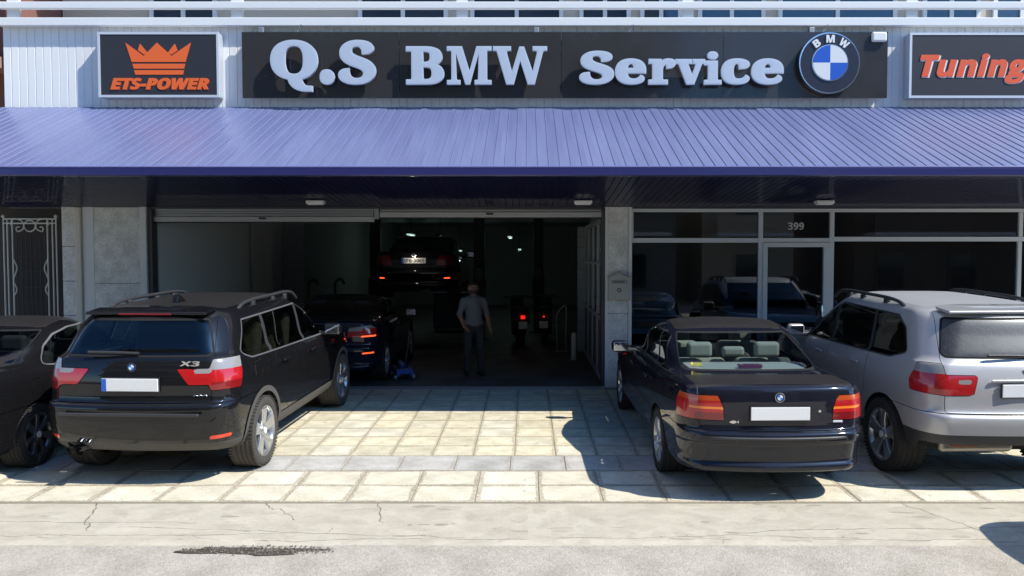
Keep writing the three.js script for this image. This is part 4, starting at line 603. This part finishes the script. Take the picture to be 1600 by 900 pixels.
// --- silver off-roader
makeCar({ name: 'parked_off_roader', label: 'silver off-roader with rounded rear pillars parked beside the dark blue saloon', pos: [4.47, GY(2.9), 2.90], turn: .04, tilt: slopeAng, scale: 1.02,
  wb: 2.82, wr: .365, ww: .29, track: .80, floor: .36, paint: carM.silver, glass: mat.tintGlass, rearTint: P(1, 1, 1, .45, { map: tex(512, i => { const k = 66 + (nC[i] - .5) * 90 + (nB[i] - .5) * 24; return [cl(k), cl(k * 1.03), cl(k * 1.02)]; }, true, 4), transmission: .35, thickness: 0, clearcoat: .6, clearcoatRoughness: .2 }), cladding: carM.trim, sill: .42, wheelStyle: 'star',
  levels: suvLevels(2.29, -2.30, .935, 1.69, 1.16, .74, .50), taper: { zr: 1.0, zf: -1.0, r: .05, f: .10 },
  rearGlass: [[-.68, 1.27], [.68, 1.27], [.61, 1.525], [-.61, 1.525]], dlo: [[1.62, 1.24], [1.50, 1.41], [1.32, 1.51], [.1, 1.53], [-.80, 1.17], [-.8, 1.13], [1.44, 1.18]], pillars: [[1.05, .92, [.03, 0], 0], [.10, .02, [.035, 0], 0]], windscreen: [[-.68, 1.2], [.68, 1.2], [.58, 1.54], [-.58, 1.54]],
  roof: { y: 1.61, p: [[-.54, 1.5], [.54, 1.5], [.54, -.15], [-.54, -.15]], m: carM.silverRoof }, lidName: 'tailgate', lid: [[-.72, .76], [.72, .76], [.72, 1.2], [.68, 1.6], [-.68, 1.6], [-.72, 1.2]],
  lamp: { p: [[.50, .91], [.72, .905], [1.08, .92], [1.09, 1.0], [1.02, 1.08], [.96, 1.16], [.74, 1.165], [.73, 1.07], [.46, 1.07]], m: carM.red, zones: [{ n: 'clear_lens', p: [[.72, 1.085], [1.2, 1.085], [1.2, 1.3], [.72, 1.3]], m: carM.clear }, { n: 'clear_lens', p: [[.50, 1.00], [.62, 1.00], [.62, 1.04], [.50, 1.04]], m: carM.clear }] },
  notch: [[-.95, .1], [.95, .1], [.95, .44], [-.95, .44]], bumper: { y: .74, low: .55, lowM: carM.trim }, doors: [{ p: [[1.0, 1.14], [.98, .75], [.72, .44], [.10, .44], [.10, 1.14]], h: [.80, 1.0] }, { p: [[.06, 1.14], [.06, .44], [-.92, .44], [-1.0, .8], [-.9, 1.10]], h: [-.12, .98] }],
  mirror: [1.04, 1.16, -.62], plateY: .95, badgeY: 1.12, seats: carM.charcoal, seatY: .74,
  extra: (car, rz) => { railing(car, .67, 1.64, 1.35, -.35, carM.trim); wiper(car, rz, -.35, .1, 1.255, 1.245); mesh('roof_spoiler', rbox(1.2, .03, .24, .014, 0, 0, 0, 4).rotateX(.10).translate(0, 1.635, 1.83), carM.silver, car); mesh('silencer', rbox(.7, .16, .3, .05, -.35, .42, 1.9), carM.exhaust, car); mesh('tow_shield', rbox(.24, .10, .05, .01, -.52, .47, 2.12).rotateX(0), carM.rust, car); mesh('plate_chrome', rbox(.7, .025, .02, .008, 0, 1.035, rz(0, 1.035) + .008), carM.silver, car); } });
// --- dark coupe at the doorway
const coupe = { ...saloonBase, pillars: [[.52, .30, [.03, 0], 0]], dlo: [[1.12, 1.04], [1.02, 1.16], [.80, 1.26], [.55, 1.31], [.1, 1.325], [-.75, 1.03], [-.7, 1.01], [1.0, 1.02]], doors: [{ p: [[.48, 1.02], [.48, .34], [-.92, .34], [-1.0, .7], [-.85, .96]], h: [.3, .85] }], lamp: { p: [[.52, .76], [.95, .76], [.97, .90], [.55, .92]], m: carM.red, zones: [] }, seats: carM.charcoal, seatY: .44, plateY: .815, fuel: [1.42, .83] };
makeCar({ ...coupe, name: 'parked_coupe', label: 'dusty black coupe parked in front of the iron gate', pos: [-5.93, GY(2.8), 2.80], turn: 0, tilt: slopeAng, paint: carM.black, glass: mat.carGlass, trim: M(.12, .12, .12, .4), rub: .60, wheelM: carM.rimDark, roof: { y: 1.36, p: [[-.50, .72], [.50, .72], [.50, .12], [-.50, .12]], m: carM.dusty }, wr: .325 });
// --- convertible half inside the bay
const inLamp = { p: [[.44, .80], [.93, .80], [.95, .91], [.80, .97], [.46, .93]], m: carM.red, zones: [{ n: 'flash_glow_strip', p: [[.64, .7], [1.2, .7], [1.2, .815], [.64, .815]], m: carM.lamp }, { n: 'clear_lens', p: [[.4, .885], [.66, .885], [.66, 1.2], [.4, 1.2]], m: carM.clear }, { n: 'clear_lens', p: [[.66, .925], [1.2, .925], [1.2, 1.2], [.66, 1.2]], m: carM.clear }] };  // lower strip glows by emission in place of flash shine
makeCar({ ...coupe, name: 'parked_convertible', label: 'dark blue convertible with added glow on its tail lamps standing half inside the bay', pos: [-3.22, 0, -2.15], turn: 0, paint: P(.006, .007, .022, .6, { specularIntensity: .15, clearcoat: 1, clearcoatRoughness: .04 }), levels: saloonLevels(2.40, -2.2, .88, 1.37, 1.56, .80, -.02), lamp: inLamp, reflector: [[.66, .535], [.90, .535], [.90, .557], [.66, .557]], reflM: carM.lamp, roof: { y: 1.25, p: [[-.5, 1.0], [.5, 1.0], [.5, .0], [-.5, .0]], m: M(.012, .012, .013, .95) }, wb: 2.725 });  // bumper reflectors glow by emission too, imitating flash shine
// --- car on the lift
const onLift = makeCar({ ...saloonBase, name: 'raised_saloon', label: 'black saloon raised high on the workshop lift with its number plate brightened by an added lamp', pos: [-2.45, 1.10, -7.15], turn: 0, paint: carM.black, roof: null, lamp: { p: [[.49, .755], [.97, .755], [.99, .86], [.95, .955], [.54, .955], [.50, .86]], m: carM.redDark, zones: [] }, reflector: [[.64, .465], [.81, .465], [.81, .49], [.64, .49]], reflM: carM.lamp, plateY: .85, plateBand: true, plateText: 'IPB·3065', badgeY: .965 });  // reflectors here emit a painted-in flash glow
{ const l = new THREE.PointLight(0xfff4e0, .10, 0, 2); l.name = 'added_plate_light'; l.position.set(0, .93, 2.66); l.castShadow = true; onLift.add(l); mesh('added_plate_lamp', new THREE.SphereGeometry(.008, 10, 8).translate(0, .945, 2.66), new THREE.MeshStandardMaterial({ color: C(.8, .8, .7), emissive: C(1, .95, .85), emissiveIntensity: .5 }), onLift); mesh('added_plate_lamp_arm', box(.02, .012, .22, 0, .955, 2.56), carM.trim, onLift); }  // added lamp, arm and light, put in only to brighten the number plate
// --- car at the kerb whose shadow reaches the ramp
makeCar({ ...saloonBase, name: 'parked_saloon', label: 'grey saloon parked at the kerb beyond the silver off-roader', pos: [6.85, GY(9) - .012, 7.0], turn: -Math.PI / 2, paint: P(.12, .12, .13, .4, { metalness: .5, clearcoat: 1 }), roof: null, lamp: inLamp, plateY: .815 });
// ------------------------------------------------------------------ workshop contents
function liftPost(label, x, z) { const t = thing('car_lift_post', label, 'car lift', [x, 0, z], 0, 'lift posts'), m = M(.012, .016, .03, .6); mesh('column', rbox(.26, 3.1, .22, .02, 0, 1.55, 0), m, t); mesh('base_plate', box(.5, .02, .5, 0, .012, 0), m, t); mesh('carriage', rbox(.32, .5, .3, .02, 0, 1.25, 0), m, t); mesh('motor_box', rbox(.2, .35, .16, .02, .0, 1.6, .19), mat.darkSteel, t); }
liftPost('dark lift column standing beside the raised saloon', -1.20, -7.2); liftPost('dark lift column between the raised saloon and the inner wall', -3.75, -7.2); liftPost('dark lift column behind the standing person', .28, -9.0);
for (const s of [-1, 1]) { const a = tag(mesh('lift_arm', merge([rbox(1.0, .09, .12, .02, -2.45 + s * .62, 1.24, -6.6), rbox(1.0, .09, .12, .02, -2.45 + s * .62, 1.24, -7.9), rbox(.12, .08, 1.5, .02, -2.45 + s * 1.05, 1.24, -7.25)]), mat.darkSteel), s < 0 ? 'steel lift arm under the raised saloon on its inner wall side' : 'steel lift arm under the raised saloon on its open side', 'lift arm', 'lift arms'); }
const lampEm = new THREE.MeshStandardMaterial({ color: C(.7, .75, .72), emissive: C(.72, 1, .92), emissiveIntensity: .5 });
[[688, 370, 26], [797, 370, 26], [718, 391, 19], [812, 389, 19], [642, 366, 30]].forEach(([px, py], i) => {
  const z = i < 2 ? -10.5 : i < 4 ? -16.5 : -12, lab = ['tube lamp on the workshop ceiling above the raised saloon', 'tube lamp on the workshop ceiling above the standing person', 'far tube lamp hanging deep in the workshop behind the lift', 'far tube lamp hanging deep in the workshop over the scooters', 'tube lamp half hidden behind the raised saloon roof'][i];
  const y = PY(py, z), t = thing('tube_lamp', lab, 'lamp', [PX(px, z, py), y, z], 0, 'workshop tube lamps');
  mesh('tube', rbox(.10, .045, 1.15, .02, 0, -.02, 0), lampEm, t); mesh('fixture', rbox(.16, .05, 1.25, .012, 0, .03, 0), mat.darkSteel, t); mesh('hanger', box(.02, Math.max(.05, 3.32 - y - .05), .02, 0, Math.max(.05, 3.32 - y - .05) / 2 + .05, 0), mat.darkSteel, t);
  const l = new THREE.PointLight(0xd8fff0, .12, 0, 2); l.name = 'tube_light'; l.position.set(0, -.12, 0); l.castShadow = true; t.add(l);
});
{ // glazed folding door standing open along the bay side
  const t = thing('folding_door', 'grey glazed folding door standing open along the bay edge', 'door', [1.20, 0, -.15]), m = M(.36, .37, .38, .5);
  for (let k = 0; k < 4; k++) { const z0 = -k * 1.02, z1 = z0 - 1.0, lf = sub('leaf', t); mesh('leaf_frame', merge([span(-.03, .03, .03, 2.66, z0 - .07, z0), span(-.03, .03, .03, 2.66, z1, z1 + .07), span(-.028, .028, 2.58, 2.66, z1 + .07, z0 - .07), span(-.028, .028, .03, .12, z1 + .07, z0 - .07), span(-.028, .028, 1.0, 1.07, z1 + .07, z0 - .07), span(-.028, .028, 1.9, 1.95, z1 + .07, z0 - .07)]), m, lf); mesh('lower_panel', span(-.012, .012, .12, 1.0, z1 + .07, z0 - .07), M(.12, .125, .13, .6), lf); mesh('glass', merge([span(-.004, .004, 1.07, 1.9, z1 + .07, z0 - .07), span(-.004, .004, 1.95, 2.58, z1 + .07, z0 - .07)]), P(.25, .27, .28, .03, { transmission: 1, thickness: 0, ior: 1.6 }), lf); }
  const p = thing('block_pier', 'pale block pier at the inner end of the folding door', 'pier', [1.16, 0, -4.6]); for (let k = 0; k < 12; k++) mesh('block', rbox(.2, .215, .2, .008, 0, .11 + k * .222, 0), M(.42, .42, .41, .8), p);
  const w = thing('guard_post', 'short white guard post beside the pale block pier', 'post', [.90, 0, -3.2]); mesh('post', new THREE.CylinderGeometry(.05, .05, .5, 16).translate(0, .25, 0), mat.white, w); mesh('cap', new THREE.SphereGeometry(.05, 16, 8, 0, 7, 0, Math.PI / 2).translate(0, .5, 0), mat.white, w);
  const h = thing('handrail', 'thin steel handrail in front of the scooters', 'handrail', [.62, 0, -4.6]); mesh('rail', tube([[0, 0, 0], [0, .78, 0], [.02, .84, 0], [.17, 1.0, 0], [.19, .98, 0], [.19, .3, 0], [.19, 0, 0]], .016, 40), mat.steel, h); mesh('foot', box(.3, .02, .1, .1, .01, 0), mat.steel, h);
}
{ // floor jack and yellow drums
  const b = M(.015, .10, .42, .45), t = thing('floor_jack', 'blue trolley jack on the floor beside the convertible', 'jack', [PX(628, -.9, 585), 0, -.95], .3);
  mesh('frame', merge([rbox(.05, .12, .62, .015, -.11, .12, 0), rbox(.05, .12, .62, .015, .11, .12, 0), rbox(.24, .08, .16, .015, 0, .14, .22)]), b, t); mesh('lift_arm', rbox(.09, .06, .45, .02, 0, .2, -.12).rotateX(.1), b, t); mesh('saddle', new THREE.CylinderGeometry(.05, .06, .05, 16).translate(0, .24, -.28), mat.darkSteel, t);
  for (const [x, z] of [[-.15, .24], [.15, .24], [-.15, -.24], [.15, -.24]]) mesh('wheel', new THREE.CylinderGeometry(.05, .05, .04, 16).rotateZ(Math.PI / 2).translate(x, .05, z), mat.steel, t); mesh('handle', tube([[0, .2, .26], [.02, .5, .42], [.04, .85, .55]], .014, 10), mat.darkSteel, t); mesh('name_plate', box(.005, .06, .2, .1375, .12, .1), M(.35, .55, .8, .5), t);
  for (const [x, z, l] of [[-4.95, -5.6, 'yellow oil drum pump beside the column in the bay'], [-4.45, -6.0, 'orange drum with a dark lid by the workshop column']]) { const d = thing('oil_drum', l, 'drum', [x, 0, z], 0); mesh('drum', new THREE.LatheGeometry([[0, .02], [.27, .02], [.28, .3], [.29, .32], [.28, .34], [.28, .62], [.29, .64], [.28, .66], [.28, .95], [.26, .97], [0, .96]].map(p => new THREE.Vector2(...p)), 28), M(.50, .27, .02, .5), d); mesh('pump', tube([[0, .95, 0], [0, 1.45, 0], [.12, 1.52, 0], [.2, 1.4, 0]], .03, 16), mat.darkSteel, d); mesh('base', new THREE.CylinderGeometry(.3, .3, .03, 24).translate(0, .015, 0), mat.darkSteel, d); }
  const scLamp = new THREE.MeshStandardMaterial({ color: C(.4, .01, .01), emissive: C(1, .02, .01), emissiveIntensity: .7 }); const sc = (label, x, z, turn, lw) => { const s = thing('scooter', label, 'scooter', [x, 0, z], turn, 'scooters deep in the workshop'), dm = M(.02, .02, .022, .4); for (const q of [.58, -.62]) mesh('wheel', new THREE.TorusGeometry(.22, .055, 10, 28).rotateY(Math.PI / 2).translate(0, .275, q), mat.rubber, s); const sh = new THREE.Shape(); [[-.75, .55], [-.2, .42], [.1, .22], [.4, .22], [.55, .7], [.66, 1.0], [.6, 1.02], [.42, .62], [.3, .34], [.05, .36], [-.1, .72], [-.8, .78]].forEach((p, i) => sh[i ? 'lineTo' : 'moveTo'](...p)); mesh('body', new THREE.ExtrudeGeometry(sh, { depth: .26, bevelEnabled: true, bevelSize: .03, bevelThickness: .03, bevelSegments: 2 }).translate(0, 0, -.13).rotateY(Math.PI / 2), dm, s); mesh('seat', rbox(.3, .12, .7, .05, 0, .82, .45), carM.charcoal, s); mesh('handlebar', tube([[-.34, 1.05, -.5], [-.15, 1.08, -.6], [.15, 1.08, -.6], [.34, 1.05, -.5]], .02, 16), mat.darkSteel, s); mesh('tail_lamp', rbox(lw, lw * .8, .04, .012, 0, .68, .86), scLamp, s); mesh('number_plate', rbox(.2, .16, .01, .004, 0, .5, .88), carM.plate, s); };
  sc('dark scooter with glowing tail lamp behind the standing person', -.2, -6.2, .1, .10); sc('dark scooter with small white plate beside the handrail', .40, -6.4, -.05, .045);
  const cab = thing('tool_cabinet', 'dark tool cabinet under the raised saloon', 'cabinet', [-2.1, 0, -9.6]); mesh('case', rbox(1.0, 1.0, .5, .02, 0, .55, 0), M(.02, .05, .14, .5), cab); for (let k = 0; k < 5; k++) mesh('drawer', rbox(.92, .15, .02, .006, 0, .2 + k * .18, .26), M(.06, .07, .09, .5), cab);
}
// ------------------------------------------------------------------ person standing in the bay
{
  const H = 1.60, k = H / 1.75, J = (x, y, z) => [x * k, y * k, z * k], B = [];
  const bone = (a, b, ra, rb, part) => B.push([J(...a), J(...b), ra * k, rb * k, part]);
  bone([0, 1.0, 0], [0, 1.18, .02], .155, .15, 1); bone([0, 1.18, .02], [0, 1.38, 0], .15, .15, 1); bone([-.12, 1.40, 0], [.12, 1.40, 0], .085, .085, 1); bone([-.07, .96, 0], [.07, .96, 0], .13, .13, 2);
  bone([0, 1.42, -.01], [0, 1.54, .01], .058, .052, 0); bone([0, 1.60, .015], [0, 1.66, .0], .083, .092, 0); bone([0, 1.555, .045], [0, 1.59, .04], .05, .06, 0); bone([0, 1.60, .105], [0, 1.625, .095], .012, .012, 0); for (const s of [-1, 1]) bone([s * .088, 1.605, 0], [s * .09, 1.635, -.005], .014, .018, 0);
  bone([-.19, 1.40, 0], [-.26, 1.14, -.02], .066, .052, 1); bone([-.26, 1.14, -.02], [-.20, .93, .12], .046, .034, 0); bone([.19, 1.40, 0], [.26, 1.13, -.03], .066, .052, 1); bone([.26, 1.13, -.03], [.30, .90, .05], .046, .034, 0);
  for (const [s, o] of [[-1, .0], [1, .06]]) { bone([s * .095, .93, 0], [s * .12, .50, .02 + o], .098, .072, 2); bone([s * .12, .50, .02 + o], [s * .13, .10, -.02 + o], .07, .058, 2); bone([s * .13, .05, -.05 + o], [s * .145, .042, .15 + o], .048, .04, 3); bone([s * .13, .12, -.02 + o], [s * .13, .05, -.03 + o], .055, .05, 3); }
  const hands = []; for (const [s, w, dir] of [[-1, [-.20, .93, .12], [.05, -.06, .07]], [1, [.30, .90, .05], [.02, -.095, .03]]]) {
    const L = Math.hypot(...dir), d = dir.map(v => v / L), pc = w.map((v, i) => v + d[i] * .09), list = []; list.push([J(...w), J(...pc), .03 * k, .036 * k]);
    for (let f = 0; f < 4; f++) { const o = (f - 1.5) * .019, len = [.068, .078, .074, .058][f], a = [pc[0] + d[0] * .005, pc[1], pc[2] + o * 1.0], b = [a[0] + d[0] * len * .6, a[1] + d[1] * len * .6, a[2] + d[2] * len * .6], c = [b[0] - s * .018, b[1] - .025, b[2] + .004]; list.push([J(...a), J(...b), .0095 * k, .009 * k], [J(...b), J(...c), .009 * k, .008 * k]); }
    const ta = w.map((v, i) => v + d[i] * .045); list.push([J(ta[0], ta[1], ta[2] + .025), J(ta[0] + d[0] * .05 - s * .01, ta[1] + d[1] * .05, ta[2] + .05), .012 * k, .010 * k]); hands.push(list); }
  const cap = (p, [a, b, ra, rb]) => { const e = [b[0] - a[0], b[1] - a[1], b[2] - a[2]], w = [p[0] - a[0], p[1] - a[1], p[2] - a[2]], t = Math.max(0, Math.min(1, (w[0] * e[0] + w[1] * e[1] + w[2] * e[2]) / (e[0] ** 2 + e[1] ** 2 + e[2] ** 2))); return Math.hypot(w[0] - e[0] * t, w[1] - e[1] * t, w[2] - e[2] * t) - ra - (rb - ra) * t; };
  const smin = (a, b, q) => { const h = Math.max(0, q - Math.abs(a - b)) / q; return Math.min(a, b) - h * h * q / 4; };
  const march = (bones, c, R, res, q) => { const mc = new MarchingCubes(res, M(1, 1, 1), false, false, 120000); mc.isolation = 0; const n = res; for (let z = 0, i = 0; z < n; z++) for (let y = 0; y < n; y++) for (let x = 0; x < n; x++, i++) { const p = [c[0] + (x / (n / 2) - 1) * R, c[1] + (y / (n / 2) - 1) * R, c[2] + (z / (n / 2) - 1) * R]; let d = 1; if (Math.abs(p[0]) < .5 && Math.abs(p[2]) < .4) for (const b of bones) d = smin(d, cap(p, b), q); mc.field[i] = -d; } mc.update(); const g = new THREE.BufferGeometry(), ct = mc.count, ps = new Float32Array(mc.positionArray.slice(0, ct * 3)); for (let j = 0; j < ct; j++) for (let a = 0; a < 3; a++) ps[j * 3 + a] = c[a] + ps[j * 3 + a] * R; g.setAttribute('position', new THREE.BufferAttribute(ps, 3)); g.setAttribute('normal', new THREE.BufferAttribute(new Float32Array(mc.normalArray.slice(0, ct * 3)), 3)); return g; };
  const body = march(B, [0, H / 2, 0], .92, 150, .035), hg = hands.map(l => { const c = l[0][1]; return march(l, c, .17, 90, .008); });
  const g = mergeGeometries([body, ...hg]), p = g.attributes.position, col = new Float32Array(p.count * 3), colors = [[.30, .16, .10], [.15, .155, .18], [.04, .04, .042], [.03, .03, .03]], nb = body.attributes.position.count;
  for (let i = 0; i < p.count; i++) { const v = [p.getX(i), p.getY(i), p.getZ(i)]; let best = 9, part = 0; if (i < nb) for (const b of B) { const d = cap(v, b); if (d < best) { best = d; part = b[4]; } } if (part === 2 && v[1] > .965 * k) part = 1; if (part === 1 && v[1] < .93 * k) part = 2; let c = colors[part]; if (part === 0 && v[1] > 1.53 * k && v[1] < 1.605 * k && v[2] > .03 * k && i < nb) c = [.05, .035, .03]; col.set(c, i * 3); }
  g.setAttribute('color', new THREE.BufferAttribute(col, 3));
  const t = thing('person', 'standing person in grey t-shirt and dark trousers inside the open bay', 'person', [PX(740, -1.3, 520), 0, -1.3], .25);
  mesh('body', g, new THREE.MeshStandardMaterial({ vertexColors: true, roughness: .85 }), t);
  const hr = new THREE.SphereGeometry(.112 * k, 24, 14, 0, Math.PI * 2, 0, 1.62).scale(.98, 1.0, 1.04).rotateX(-.38).translate(0, 1.662 * k, -.008); mesh('hair', hr, M(.02, .016, .013, .9), t);
  for (const q of [-1, 1]) { mesh('eye', new THREE.SphereGeometry(.012 * k, 10, 8).translate(q * .034 * k, 1.632 * k, .088 * k), M(.05, .04, .035, .3), t); mesh('eyebrow', rbox(.038, .009, .012, .004, q * .035 * k, 1.655 * k, .09 * k), M(.02, .016, .013, .9), t); }
}
renderer.render(scene, camera);
